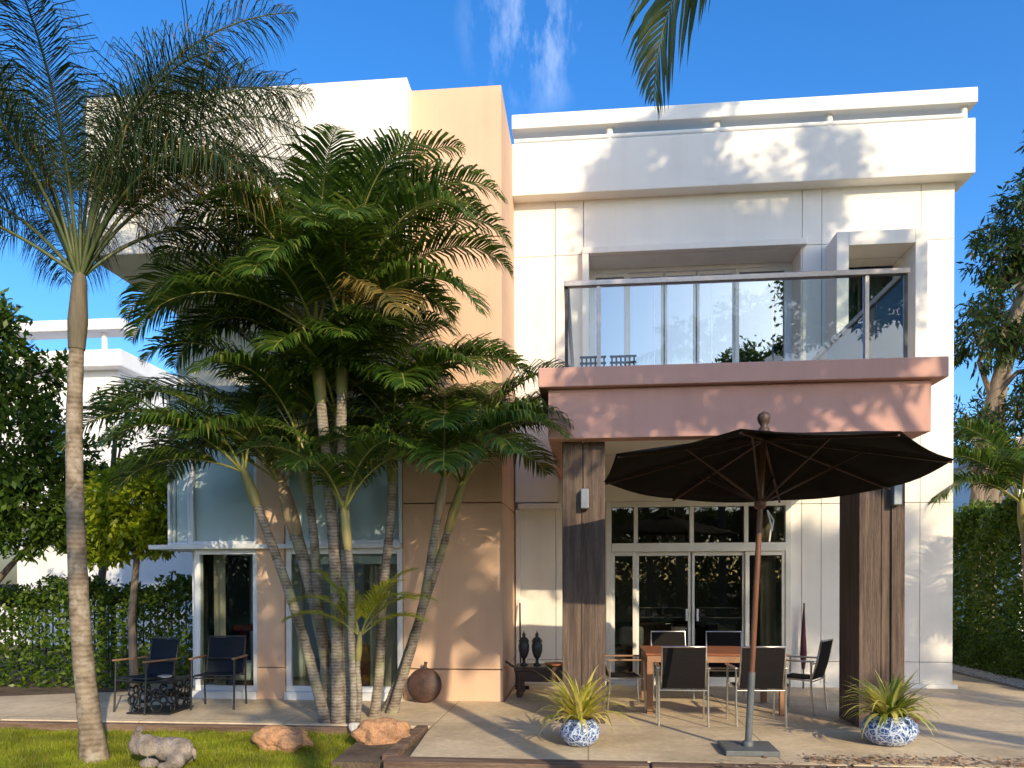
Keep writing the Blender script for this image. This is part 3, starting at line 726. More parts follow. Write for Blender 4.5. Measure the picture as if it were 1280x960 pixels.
# coconut frond that hangs in at the top
palm('coconut_palm', 'coconut palm whose frond tip hangs down from the top edge against the sky', (2.6,1.0,-.15), (2.31,2.95,4.88), .15,.11,
     [(145,20,2.95,112,dict(nl=56,ll=.62,fwd=.9,start=.3)),(60,50,2.0,80),(10,45,2.1,80),(300,45,2.1,85),(240,50,2.1,85),(200,68,1.5,70)], 'coco', 'trunk_tall', 'shaft', .5, bend=.1, seed=22, fk=dict(nl=40, ll=.5, lw=.032, vee=.1, hang=.8, rr=.02, fwd=.7))
# areca palms to the right of the house
palm('areca_palm', 'small palm with fronds arching in from the hedge beside the white wall', (6.95,12.9,-.1), (6.55,12.5,2.35), .06,.05,
     [(180,60,1.9,110),(170,40,1.6,95),(200,32,1.7,85),(188,78,1.8,85),(100,66,1.6,80),(250,60,1.5,100),(0,60,1.5,90),(60,50,1.4,80)], seed=23, shaft_len=.5, fk=A_)
palm('areca_palm', 'garden palm standing right of the terrace, casting frond shadows on the wall', (7.6,7.4,-.1), (7.5,7.3,2.4), .07,.055,
     [(i*45+10, 40+15*(i%3), 1.9, 95) for i in range(9)], seed=24, shaft_len=.6, fk=A_)

def leafcloud(cl, size, elong=2.2, droop=.3, shell=.55, seed=0):
    """cl: list of (centre, radii, count). Returns leaf-shaped quads spread through the clumps"""
    g = np.random.default_rng(seed); out = []
    for c, rad, n in cl:
        n = int(n)
        if n <= 0: continue
        # several sprays inside each clump, so that gaps stay open between them
        k = max(3, n // 45)
        d = g.normal(size=(k,3)); d /= np.linalg.norm(d, axis=1)[:,None]
        sc = d * (g.uniform(shell**3, 1, k)**(1/3))[:,None]
        idx = g.integers(0, k, n)
        rad = np.array(rad)
        p = sc[idx]*rad + g.normal(size=(n,3))*rad*.13 + np.array(c)
        ax = g.normal(size=(n,3)); ax[:,2] -= droop
        ax = ax*.8 + d[idx]*.7
        ax /= np.linalg.norm(ax, axis=1)[:,None]
        sd = np.cross(ax, g.normal(size=(n,3))*.5 + np.array([0,0,1])); sd /= np.linalg.norm(sd, axis=1)[:,None]+1e-6
        L_ = size*g.uniform(.6,1.25,n)[:,None]; W = L_/elong
        q = np.stack([p, p+ax*L_*.45+sd*W*.5, p+ax*L_, p+ax*L_*.45-sd*W*.5], 1)
        out.append(q)
    return np.concatenate(out).reshape(-1,3)

def tree(name, label, base, trunk_pts, cl, size, lm, bm='bark', r0=.16, elong=2.2, seed=0, cat='tree', droop=.3, group=None, limbs=True):
    t = thing(name, label, cat, base, group=group)
    g = random.Random(seed)
    m = MB(); n = len(trunk_pts)
    m.tube(trunk_pts, [r0*(1-.55*i/(n-1)) for i in range(n)], 10)
    if limbs:
        for c, rad, k in cl:
            c = Vector(c); i = min(range(n), key=lambda j: (Vector(trunk_pts[j])-c).length + (3 if trunk_pts[j][2] > c.z else 0) + (2 if j == 0 else 0))
            a = Vector(trunk_pts[i]); mid = a.lerp(c, .5) + Vector((g.uniform(-.2,.2), g.uniform(-.2,.2), .2))
            m.tube([a, mid, c], [r0*.4, r0*.25, r0*.1], 7)
            for q in range(4):
                e = c + Vector((g.uniform(-1,1)*rad[0], g.uniform(-1,1)*rad[1], g.uniform(-.8,1)*rad[2]))*.8
                m.tube([mid.lerp(c,.6), c.lerp(e,.5)+Vector((0,0,.08)), e], [r0*.14, r0*.09, r0*.04], 5)
    part('trunk', m, M[bm], t)
    npmesh('crown', leafcloud(cl, size, elong, droop, seed=seed), 4, M[lm], t)
    return t

# left leafy trees
tree('leafy_tree', 'dark leafy tree at the left edge in front of the neighbouring house', (-9.75,11.5,-.15), [(-9.75,11.5,-.15),(-9.7,11.5,1.2),(-9.4,11.4,2.6),(-9.1,11.3,4.2)],
     [((-8.6,11.3,2.7),(.85,.8,.65),3800),((-9.0,11.1,3.9),(.95,.8,.9),5200),((-9.4,11.0,5.2),(.75,.8,.8),3600),((-8.0,11.5,2.5),(.55,.6,.4),1700),((-8.0,11.6,3.5),(.45,.5,.4),800),((-9.6,11.2,2.5),(.8,.7,.5),1900),((-8.6,11.5,4.9),(.45,.4,.45),800)], .14, 'leaf_mid', seed=31)
tree('leafy_tree', 'bright yellow-green leafy tree between the tall palm and the glass bay', (-6.9,11.3,-.15), [(-6.9,11.3,-.15),(-6.95,11.3,1.0),(-6.85,11.3,2.0),(-6.8,11.3,2.8)],
     [((-6.75,11.1,2.75),(.66,.6,.55),4200),((-6.45,11.2,2.4),(.42,.45,.38),2000),((-7.2,11.1,2.35),(.5,.45,.45),2200),((-6.6,11.2,3.2),(.45,.4,.33),1300)], .13, 'leaf_lime', 'bark_pale', .07, seed=32)
tree('leafy_tree', 'small olive-green tree with open twigs before the pale neighbouring wall', (-9.6,14.6,-.15), [(-9.6,14.6,-.15),(-9.6,14.6,1.6),(-9.4,14.6,3.2),(-9.2,14.5,4.6)],
     [((-9.0,14.4,4.6),(.8,.8,.8),800),((-9.8,14.4,3.4),(.8,.8,.6),1000),((-8.7,14.5,3.5),(.6,.7,.5),500)], .13, 'leaf_mid', r0=.09, seed=33)
# right feathery trees
def rtree(lbl, base, tops, cls, seed):
    tree('feathery_tree', lbl, base, tops, cls, .20, 'leaf_feather', 'bark_pale', .17, elong=4.2, seed=seed, droop=1.0)
rtree('tall feathery tree with a pale leaning trunk right of the house', (7.75,16.6,-.15), [(7.75,16.6,-.15),(7.8,16.6,3),(8.05,16.5,5.2),(8.5,16.3,7.2),(8.9,16.2,9)],
      [((8.4,16.3,6.9),(.8,.9,.8),1700),((8.9,16.2,8.7),(.85,.9,.9),2800),((7.85,16.4,6.3),(.55,.7,.5),1300),((9.2,16.2,5.8),(.7,.8,.7),1400),((8.1,16.4,8.0),(.6,.7,.6),1400),((9.3,16.0,10.0),(.75,.8,.9),2200),((8.5,16.4,7.7),(.5,.6,.4),600),((7.7,16.3,4.4),(.45,.6,.45),800),((8.7,16.0,5.0),(.5,.6,.5),900)], 41)
rtree('second feathery tree behind it with a straighter trunk', (8.9,18.4,-.15), [(8.9,18.4,-.15),(8.95,18.4,3),(9.1,18.3,5.5),(9.3,18.2,7.5)],
      [((9.4,18.2,7.4),(1.0,1,1),1900),((8.6,18.3,5.0),(.8,.9,.7),1100),((9.8,18.0,5.0),(.9,.9,.8),1700),((10.2,18,9.0),(.9,.9,.8),1500)], 42)

# hedges
def hedge(name, label, poly, z0, z1, n, size, lm, seed, cat='hedge', edge=.3):
    """poly: (x0,x1,y0,y1). Leaves crowd the clipped faces"""
    g = np.random.default_rng(seed); x0,x1,y0,y1 = poly
    t = thing(name, label, cat, ((x0+x1)/2,(y0+y1)/2,z0))
    u = g.uniform(size=(n,3)); u[:,2] = g.uniform(0,1,n)
    p = np.stack([x0+(x1-x0)*u[:,0], y0+(y1-y0)*u[:,1], z0+(z1-z0)*u[:,2]], 1)
    # press a good part of them to the visible faces
    k = g.integers(0, 4, n); d = np.abs(g.normal(size=n))*edge*.35
    p[:,1] = np.where(k==0, y0+d, p[:,1]); p[:,2] = np.where(k==1, z1-d, p[:,2]); p[:,0] = np.where(k==2, x0+d, p[:,0])
    w = .10*np.sin(p[:,0]*3.1+p[:,2]*2)+.08*np.sin(p[:,1]*4.3)+.06*np.sin(p[:,0]*9)
    p[:,2] += w*(p[:,2]-z0)/(z1-z0); p[:,0] += .06*np.sin(p[:,2]*6+p[:,1]*5)
    p += g.normal(size=(n,3))*.05
    ax = g.normal(size=(n,3)); ax[:,2] += .2; ax /= np.linalg.norm(ax,axis=1)[:,None]
    sd = np.cross(ax, g.normal(size=(n,3))); sd /= np.linalg.norm(sd,axis=1)[:,None]+1e-6
    L_ = size*g.uniform(.6,1.3,n)[:,None]
    q = np.stack([p, p+ax*L_*.45+sd*L_*.24, p+ax*L_, p+ax*L_*.45-sd*L_*.24],1).reshape(-1,3)
    npmesh('foliage', q, 4, M[lm], t)
    return t
hedge('hedge', 'tall dark clipped hedge along the right side of the terrace', (6.95,8.3,11.0,20), -.15, 2.75, 80000, .10, 'leaf_hedge', 51)
hedge('hedge', 'low clipped border hedge in front of the tall one, by the gravel', (6.72,7.05,10.8,20), -.12, .62, 22000, .06, 'leaf_hedge', 52)
hedge('hedge', 'loose shaded hedge at the left before the iron fence', (-13.5,-5.9,12.0,12.7), -.15, 1.46, 32000, .10, 'leaf_hedge', 53)

# iron fence behind the left hedge
fe = thing('iron_fence', 'black iron bar fence behind the left hedge', 'fence', (-9.5,12.95,-.15))
m = MB()
for i in range(62): m.box(-13.6+i*.13, -13.582+i*.13, 12.94, 12.958, -.05, 1.35)
part('bars', m, M['black_paint'], fe)
m = MB(); m.box(-13.7,-5.6,12.93,12.968,1.3,1.335); m.box(-13.7,-5.6,12.93,12.968,.05,.085); part('rail', m, M['black_paint'], fe)
for x in (-13.7,-11,-8.3,-5.65):
    m = MB(); m.box(x-.03,x+.03,12.92,12.98,-.15,1.45); part('post', m, M['black_paint'], fe)

# neighbouring houses
nb = thing('neighbour_house', 'white neighbouring house with a flat banded roof beyond the left trees', 'house', (-14,21,-.15))
part('wall', wallmb((-22,-12.6), (-.15,7.3), [(-14.9,-13.9,4.6,5.9),(-17,-15.6,1,3)], 20, 20.4, gx=(-14.8,), gz=(3.6,)), M['neighbour'], nb)
m = MB(); m.box(-22,-12.6,20.4,29,-.15,7.3); m.box(-12.6,-7.2,18.9,28,-.15,5.6); part('wall', m, M['neighbour'], nb)
m = MB(); m.box(-22.3,-12.3,19.6,29.2,7.3,7.75); m.box(-22.3,-12.3,19.7,20.4,8.3,8.6)
for x in (-21,-18,-15.5,-13): m.tube([(x,20,7.75),(x,20,8.3)], .08, 8)
part('roof', m, M['neighbour'], nb, bevel=.03)
m = MB(); m.box(-16.9,-13.2,18.4,20,3.35,3.75); m.box(-11.9,-7.0,18.6,18.9,2.75,2.82); part('balcony_slab', m, M['neighbour'], nb)
for (a,b,c,d,y) in ((-14.9,-13.9,4.6,5.9,20.2),(-17,-15.6,1,3,20.2),(-10.2,-9.3,4.05,4.75,18.86)):
    m = MB(); m.box(a,b,y,y+.03,c,d); f = part('window', m, M['greymetal'], nb)
    m = MB(); m.box(a+.06,b-.06,y-.012,y-.004,c+.06,d-.06); part('pane', m, M['glass_mirror'], f)
n2 = thing('neighbour_house', 'white house glimpsed behind the right hedge', 'house', (18,27,-.15))
m = MB(); m.box(13.5,26,26,34,-.15,5.6); part('wall', m, M['neighbour'], n2)
m = MB(); m.box(13.2,26.3,25.6,34.3,5.6,6.0); part('roof', m, M['neighbour'], n2)
m = MB(); m.box(15,17,25.95,25.99,2,4); f = part('window', m, M['greymetal'], n2); m = MB(); m.box(15.1,16.9,25.93,25.945,2.1,3.9); part('pane', m, M['glass_mirror'], f)

# trees of the garden around the photographer: they shade the balcony and are mirrored in the glass
shade = [((7.0,2.4,9.5),(1.5,1.2,1.1),5200),((5.0,2.0,7.4),(1.3,1.1,.9),4600),((6.4,1.6,7.7),(1.3,1.1,1.0),4600),((7.6,1.4,8.4),(1.0,.9,1.0),3000),
         ((8.0,1.6,10.6),(1.2,1.1,.9),3600),((6.9,2.0,11.2),(1.0,1.0,1.0),6500),((6.6,2.0,12.3),(.75,.8,.8),3600),((7.2,2.0,13.1),(.45,.5,.5),900),((9.0,1.6,12.1),(.6,.7,1.0),2600),((9.7,1.4,10.4),(.8,.9,.9),1000),((6.3,2.2,10.4),(.9,.8,.9),4000),((3.9,2.3,6.6),(.7,.7,.5),800)]
tree('garden_tree', 'tall spreading tree right of the photographer that shades the balcony', (8.6,.6,-.15), [(8.6,.6,-.15),(8.5,.8,3),(8.0,1.2,6),(7.6,1.5,9)], shade, .17, 'leaf_mid', r0=.22, seed=61)
low = [((4.3,-6.3,8.4),(.8,1,.7),1300),((4.6,-6,9.2),(.9,1,.7),1300),((6.2,-6.2,8.9),(.8,1,.7),1200),((7.2,-6,9.6),(.8,.9,.6),1100),((3.0,-6,8.6),(.7,.8,.6),800),((5.4,-6,9.6),(.6,.6,.4),500),((7.9,-6,8.9),(.5,.6,.5),500),((5.2,-6,7.4),(.45,.6,.35),320)]
tree('garden_tree', 'round-crowned tree behind the photographer that dapples the lawn and the bay', (5,-6,-.15), [(5,-6,-.15),(5.05,-6,3),(4.9,-6,6),(5,-6,8)], low, .17, 'leaf_mid', r0=.17, seed=62)
low2 = [((13.3,-6,10.5),(.8,.9,.7),1700),((14.5,-6,10.5),(.8,.9,.8),1700),((15.5,-6,9.7),(.8,.9,.9),1300),((13.9,-6,9.3),(.9,.9,.7),1700),((12.6,-6,9.5),(.7,.8,.7),1000),((15.2,-6,8.6),(.7,.8,.5),800),((11.4,-6,7.2),(.5,.6,.35),400)]
tree('garden_tree', 'broad tree behind the photographer that dapples the wall right of the door', (12.5,-6,-.15), [(12.5,-6,-.15),(12.4,-6,3),(12.6,-6,6),(12.5,-6,8)], low2, .17, 'leaf_mid', r0=.17, seed=63)
hedge('hedge', 'unseen tall hedge added behind the photographer to mirror dark green in the glass', (-18,18,-14.5,-13.2), -.15, 4.6, 75000, .32, 'leaf_far', 54, edge=.6)  # unseen, added so the panes mirror dark green instead of the bright horizon
for i, (x, y, h, w) in enumerate([(-7,-9,6.6,2.2),(-2.2,-11,7.4,2.2),(2.6,-10,6.6,2.0),(7.5,-12,7.0,2.4),(-12,-7,7.0,2.4),(12.5,-10,7.2,2.5)]):
    cl = []
    r = random.Random(70+i)
    for k in range(9):
        a = k*2.4; q = r.uniform(.2,.9)*w
        cl.append(((x+q*math.cos(a), y+q*math.sin(a), h*(.42+.5*r.random())), (w*.5,w*.5,h*.13), 420))
    tree('garden_tree', 'leafy tree at the far end of the garden behind the photographer', (x,y,-.15), [(x,y,-.15),(x+.1,y,h*.3),(x-.1,y+.1,h*.6),(x,y,h*.85)], cl, .2, 'leaf_mid', r0=.16, seed=80+i, group='trees behind the photographer')

# ================================================================== OBJECTS ON THE TERRACE
# umbrella
U = Vector((1.48,7.43,0))
um = thing('patio_umbrella', 'large dark brown patio umbrella opened over the dining set', 'umbrella', U)
m = MB(); m.box(U.x-.24,U.x+.24,U.y-.24,U.y+.24,.002,.05); part('base_plate', m, M['greymetal'], um, bevel=.006)
ptop = Vector((1.62,7.4,3.0)); pd = (ptop-Vector((1.48,7.43,0))).normalized()
P = lambda s: Vector((1.48,7.43,0)) + pd*s
m = MB(); m.tube([P(.05),P(.74)], .032, 16); m.lathe([(.05,.05),(.05,.09),(.034,.1)], U, 16); part('pole_sleeve', m, M['greymetal'], um)
m = MB(); m.tube([P(.74),P(2.93)], .026, 16); part('pole', m, M['pole_wood'], um)
tilt = Matrix.Rotation(R(-4.5), 3, 'X') @ Matrix.Rotation(R(1.0), 3, 'Y')
apex = P(2.92); NR = 8; RR = 1.53
def cpt(k, s, lift=0):
    a = 2*math.pi*(k+.5)/NR + R(4)
    return apex + tilt @ Vector((RR*s*math.cos(a), RR*s*math.sin(a), -.27*s - .06*s*s + lift))
m = MB(); rows = 8; vs = []; fs = []
for j in range(rows+1):
    s = max(.015, j/rows)
    for k in range(NR):
        for q in range(6):
            p = cpt(k, s).lerp(cpt(k+1, s), q/6)
            p.z -= .035*s*math.sin(math.pi*q/6)*s
            vs.append(p)
n = NR*6
for j in range(rows):
    for k in range(n): fs.append((j*n+k, j*n+(k+1)%n, (j+1)*n+(k+1)%n, (j+1)*n+k))
m.add(vs, fs, True)
o = part('canopy', m, M['canopy'], um); sm = o.modifiers.new('thick', 'SOLIDIFY'); sm.thickness = .006
m = MB(); vs = []; fs = []
for j in range(4):
    s = .03 + .22*j/3
    for k in range(NR): vs.append(cpt(k, s, .05 - .02*j))
for j in range(3):
    for k in range(NR): fs.append((j*NR+k, j*NR+(k+1)%NR, (j+1)*NR+(k+1)%NR, (j+1)*NR+k))
m.add(vs, fs, True); o = part('vent_cap', m, M['canopy'], um); o.modifiers.new('thick','SOLIDIFY').thickness = .005
for k in range(NR):
    m = MB(); m.bar(cpt(k,.02,-.03), cpt(k,.99,-.025), .022, .016); rb = part('rib', m, M['rib'], um)
    m = MB(); m.bar(P(2.30), cpt(k,.55,-.035), .018, .014); part('strut', m, M['rib'], rb)
m = MB(); m.lathe([(.03,0),(.055,.02),(.055,.08),(.03,.1)], P(2.25), 14); part('hub', m, M['pole_wood'], um)
m = MB(); m.lathe([(.0,-.02),(.06,0),(.05,.05),(.028,.075),(.05,.11),(.062,.15),(.05,.19),(.0,.215)], apex+Vector((0,0,.02)), 18); part('finial', m, M['darkwood'], um)
m = MB(); m.tube([P(2.24)+Vector((.06,-.02,0)),P(2.1)+Vector((.10,-.03,0)),P(1.95)+Vector((.09,-.03,0))], .008, 6)
m.tube([P(2.24)+Vector((.07,.02,0)),P(2.15)+Vector((.13,.02,0)),P(2.05)+Vector((.12,.02,0))], .008, 6); part('pull_cord', m, M['cushion'], um)

# dining table
tbx = (.68,2.55,9.35,10.45)
ta = thing('dining_table', 'slatted teak dining table under the umbrella', 'table', (1.6,9.9,0))
m = MB()
for i in range(11):
    y = 9.35 + i*.1; m.box(.68,2.32,y+.004,y+.096,.70,.728)
part('tabletop', m, M['teak'], ta, bevel=.003, seg=1)
m = MB(); m.box(.70,2.30,9.37,9.40,.62,.698); m.box(.70,2.30,10.40,10.43,.62,.698); m.box(.70,.73,9.402,10.398,.62,.698); m.box(2.27,2.30,9.402,10.398,.62,.698); part('apron', m, M['arm_wood'], ta)
for x, y in ((.73,9.41),(2.27,9.41),(.73,10.39),(2.27,10.39)):
    m = MB(); m.box(x-.035,x+.035,y-.035,y+.035,.003,.699); part('leg', m, M['arm_wood'], ta, bevel=.004)

# chairs: local coordinates, sitter looks to +Y
def make_chair(name, label, frame, sling, arm, loc, rz, group):
    t = thing(name, label, 'chair', (0,0,0), group=group)
    w = .265
    for sx in (-1, 1):
        m = MB(); m.tube([(sx*w,-.20,.0),(sx*w,-.17,.3),(sx*w,-.17,.62)], .0125, 10); part('leg', m, M[frame], t)
        m = MB(); m.tube([(sx*w,.27,.0),(sx*w,.25,.3),(sx*w,.24,.62)], .0125, 10); part('leg', m, M[frame], t)
        m = MB(); m.box(sx*w-.022,sx*w+.022,-.20,.28,.622,.642); part('armrest', m, M[arm], t, bevel=.006)
    m = MB(); b = .235
    m.tube([(-b,.22,.42),(-b,-.16,.40),(-b,-.225,.62),(-b,-.275,.875),(b,-.275,.875),(b,-.225,.62),(b,-.16,.40),(b,.22,.42),(-b,.22,.42)], .011, 8)
    m.tube([(-w,-.172,.60),(w,-.172,.60)], .009, 8); m.tube([(-w,-.17,.39),(w,-.17,.39)], .009, 8); m.tube([(-w,.245,.39),(w,.245,.39)], .009, 8)
    part('frame', m, M[frame], t)
    m = MB(); m.box(-b+.01,b-.01,-.15,.22,.415,.425); part('seat', m, M[sling], t)
    m = MB(); ys = [(-.165,.41),(-.21,.55),(-.245,.70),(-.272,.862)]
    vs = []; fs = []
    for (y, z) in ys:
        vs += [(-b+.01,y-.004,z),(b-.01,y-.004,z),(b-.01,y+.004,z),(-b+.01,y+.004,z)]
    for i in range(3):
        for k in range(4): fs.append((4*i+k,4*i+(k+1)%4,4*i+4+(k+1)%4,4*i+4+k))
    m.add(vs, fs+[(3,2,1,0),(12,13,14,15)]); part('backrest', m, M[sling], t)
    t.location = loc; t.rotation_euler = (0,0,rz)
    return t
GC = 'chairs around the dining table'
c0 = make_chair('dining_chair', 'steel and black sling dining chair with its back to us, left of the umbrella pole', 'chrome', 'sling', 'chrome', (1.04,8.82,0), R(-2), GC)
dup(c0, (1.86,8.86,0), R(3), 'steel and black sling dining chair with its back to us, behind the umbrella pole')
dup(c0, (1.12,10.78,0), R(182), 'left black dining chair on the far side of the table')
dup(c0, (1.86,10.80,0), R(177), 'right black dining chair on the far side of the table')
dup(c0, (2.60,9.75,0), R(58), 'black dining chair turned sideways at the right end of the table')
c1 = make_chair('dining_chair', 'dining chair with wooden arms at the left end of the table beside the pillar', 'chrome', 'sling', 'arm_wood', (.40,9.75,0), R(-84), GC)
GL = 'chairs on the left path'
c2 = make_chair('garden_chair', 'navy sling garden chair nearest the tall palm', 'darkmetal', 'sling_blue', 'arm_wood', (-5.42,9.15,0), R(160), GL)
dup(c2, (-4.66,9.5,0), R(186), 'navy sling garden chair against the glass corner of the bay')
c2['group'] = GL

# lattice side table
lt = thing('lattice_table', 'black openwork side table between the two navy chairs', 'side table', (-5.15,9.15,0))
def lattice(mb, a, b, h, seed, z0=.04):
    r = random.Random(seed); a = Vector(a); b = Vector(b); d = b-a; Ln = d.length; d.normalize()
    cells = []
    for k in range(400):
        rad = r.choice((.085,.07,.055,.045)); u = r.uniform(rad, Ln-rad); z = r.uniform(rad, h-rad)
        if all((u-c[0])**2+(z-c[1])**2 > (rad+c[2]-.008)**2 for c in cells): cells.append((u,z,rad))
    for u, z, rad in cells:
        pts = [a + d*(u+rad*math.cos(t_)) + Vector((0,0,z0+z+rad*math.sin(t_))) for t_ in np.linspace(0, 2*math.pi, 13)]
        mb.tube(pts, .012, 6, caps=False)
x0,x1,y0,y1 = -5.5,-4.98,8.85,9.4
for i, (a, b) in enumerate((((x0,y0,0),(x1,y0,0)),((x1,y0,0),(x1,y1,0)),((x1,y1,0),(x0,y1,0)),((x0,y1,0),(x0,y0,0)))):
    m = MB(); lattice(m, a, b, .33, 5+i, .02); part('lattice_side', m, M['black_paint'], lt)
m = MB(); m.box(x0-.02,x1+.02,y0-.02,y1+.02,.375,.40); part('tabletop', m, M['black_paint'], lt, bevel=.005)
m = MB(); m.box(x0-.01,x1+.01,y0-.01,y1+.01,.002,.025); part('base', m, M['black_paint'], lt)
ash = MB(); ash.lathe([(.03,0),(.075,.006),(.085,.03),(.078,.03),(.06,.012),(0,.01)], (-5.2,9.15,.402), 18)
tag(part('bowl', ash, M['pebble']), 'small pale dish on the black openwork table', 'bowl')

# spider plants in blue and white pots
def planter(label, loc, sc, lm, seed, squash=1.0, lean=0, lf=1.0):
    t = thing('potted_plant', label, 'potted plant', (0,0,0), group='blue and white planters')
    prof = [(.085,0),(.125,.012),(.175,.065),(.198,.13),(.185,.19),(.15,.235),(.122,.25),(.128,.262),(.115,.262),(.105,.24),(0,.235)]
    m = MB(); m.lathe([(a, b*squash) for a, b in prof], (0,0,0), 36); part('pot', m, M['porcelain'], t)
    m = MB(); m.lathe([(.1,.238*squash),(0,.246*squash)], (0,0,0.004), 16); part('soil', m, M['soil'], t)
    g = random.Random(seed); m = MB()
    for i in range(165):
        a = g.uniform(0, 2*math.pi); el = R(g.uniform(18, 88)); Ln = lf*g.uniform(.36,.76)*(1.0 if el < 1.2 else .85); W = g.uniform(.02,.031)
        dr = R(g.uniform(60,150)) * (1-.35*math.sin(el))
        p = Vector((.05*math.cos(a)*g.random(), .05*math.sin(a)*g.random(), .235*squash)); hh = Vector((math.cos(a), math.sin(a), 0)); sdv = Vector((-math.sin(a), math.cos(a), 0))
        vs = []; N = 7
        for j in range(N+1):
            s = j/N; w = W*(.6+.9*s if s < .4 else (1.0-s)*1.6)+.0008
            vs += [p - sdv*w*.7 + Vector((0,0,w*.2)), p + sdv*w*.7 + Vector((0,0,w*.2))]
            e = el - dr*s**1.4
            p = p + (hh*math.cos(e)+Vector((0,0,1))*math.sin(e))*Ln/N
            if p.z < .02: p.z = .02
        m.add(vs, [(2*j,2*j+1,2*j+3,2*j+2) for j in range(N)], True)
    part('leaves', m, M[lm], t)
    t.location = loc; t.scale = (sc,)*3; t.rotation_euler = (0,0,R(lean))
    return t
planter('blue and white porcelain pot with a yellow spider plant before the left pillar', (-.08,7.56,0), 1.0, 'spider', 3)
planter('blue and white porcelain pot with a green striped spider plant before the right pillar', (2.90,7.86,0), 1.33, 'spider2', 9, .82, 40, .66)

# rocks
def rock(name, label, loc, sx, sy, sz, mt, seed, cat='boulder', sub=5, rough=.30):
    import bmesh
    from mathutils import noise as nz_
    bm = bmesh.new(); bmesh.ops.create_icosphere(bm, subdivisions=sub, radius=1)
    off = Vector((seed*3.1, seed*1.7, seed*.9))
    for v in bm.verts:
        n_ = nz_.fractal(v.co*1.1+off, 1.0, 2.0, 5)*rough + nz_.noise(v.co*.9+off)*.25 + nz_.fractal(v.co*5+off,1.0,2.0,3)*.03
        n_ += .05*abs(nz_.noise(v.co*3.3+off)); c = v.co*(1+n_); v.co = Vector((c.x*sx, c.y*sy, max(c.z,-.55)*sz))
    me = bpy.data.meshes.new(name); bm.to_mesh(me); bm.free()
    for p in me.polygons: p.use_smooth = True
    o = link_mesh(name, me, M[mt], None); o.location = loc; return tag(o, label, cat)
rock('boulder', 'low orange boulder on the lawn left of the palm clump', (-3.05,7.62,-.03), .27,.19,.15, 'boulder', 4)
rock('boulder', 'rounder orange boulder at the foot of the palm clump on the right', (-2.10,7.72,.0), .245,.2,.205, 'boulder', 9)
rock('rock', 'small orange rock on the terrace beside the right planter', (3.42,8.75,.06), .12,.1,.1, 'boulder', 6, 'rock')
rock('pebble', 'small whitish stone behind the round boulder', (-2.52,8.25,.0), .07,.06,.06, 'pebble', 12, 'pebble', 3)

# stone elephant lying on the lawn
def metamesh(name, elems, res=.012):
    mb = bpy.data.metaballs.new('mball_'+name); mb.resolution = res; mb.render_resolution = res; mb.threshold = .35
    ob = bpy.data.objects.new('mball_'+name, mb); col.objects.link(ob)
    for e in elems:
        el = mb.elements.new(); el.type = 'ELLIPSOID'; el.co = e[0]; el.radius = 1.0
        k = 1.35
        el.size_x, el.size_y, el.size_z = (a*k for a in e[1])
        if len(e) > 2: el.rotation = Euler(e[2]).to_quaternion()
    dg = bpy.context.evaluated_depsgraph_get()
    me = bpy.data.meshes.new_from_object(ob.evaluated_get(dg)); me.name = name
    bpy.data.objects.remove(ob); bpy.data.metaballs.remove(mb)
    for p in me.polygons: p.use_smooth = True
    return me
el_ = [((.10,0,.18),(.20,.14,.14)),((.24,0,.17),(.13,.135,.135)),((-.15,-.02,.22),(.14,.12,.125)),((-.25,-.03,.19),(.085,.08,.075)),
       ((-.285,-.04,.23),(.06,.055,.06)),((-.265,-.045,.29),(.048,.046,.06)),((-.235,-.045,.345),(.042,.04,.05)),((-.21,-.045,.385),(.046,.043,.042)),
       ((-.08,-.125,.21),(.10,.028,.09),(0,0,R(25))),((-.08,.11,.21),(.10,.028,.09),(0,0,R(-25))),
       ((-.06,-.13,.06),(.12,.06,.06)),((-.08,.11,.06),(.12,.06,.06)),((.24,-.13,.09),(.11,.07,.09)),((.22,.12,.09),(.11,.07,.09)),((.13,-.16,.045),(.09,.05,.045)),((.37,.02,.13),(.02,.02,.06))]
o = link_mesh('elephant_statue', metamesh('elephant_statue', el_), M['stone'], None)
o.location = (-3.93,6.84,-.12); o.scale = (.86,.86,.92); tag(o, 'grey carved stone elephant with raised trunk lying on the lawn', 'statue')

# round dark gong-like gourd leaning on the tower
gm_ = thing('round_gourd', 'dark rust-brown round disc-shaped vessel leaning on the peach tower', 'ornament', (-2.13,10.0,0))
mm = Matrix.Rotation(R(80), 3, 'X')
m = MB(); m.lathe([(0,-.07),(.1,-.065),(.19,-.04),(.225,-.012),(.23,0),(.225,.012),(.19,.04),(.1,.065),(0,.07)], (-2.13,10.02,.228), 40, mm); part('disc', m, M['rust'], gm_)
m = MB(); m.tube([(-2.13,10.05,.44),(-2.125,10.06,.49),(-2.12,10.065,.53)], [.03,.019,.024], 12); part('neck', m, M['rust'], gm_)

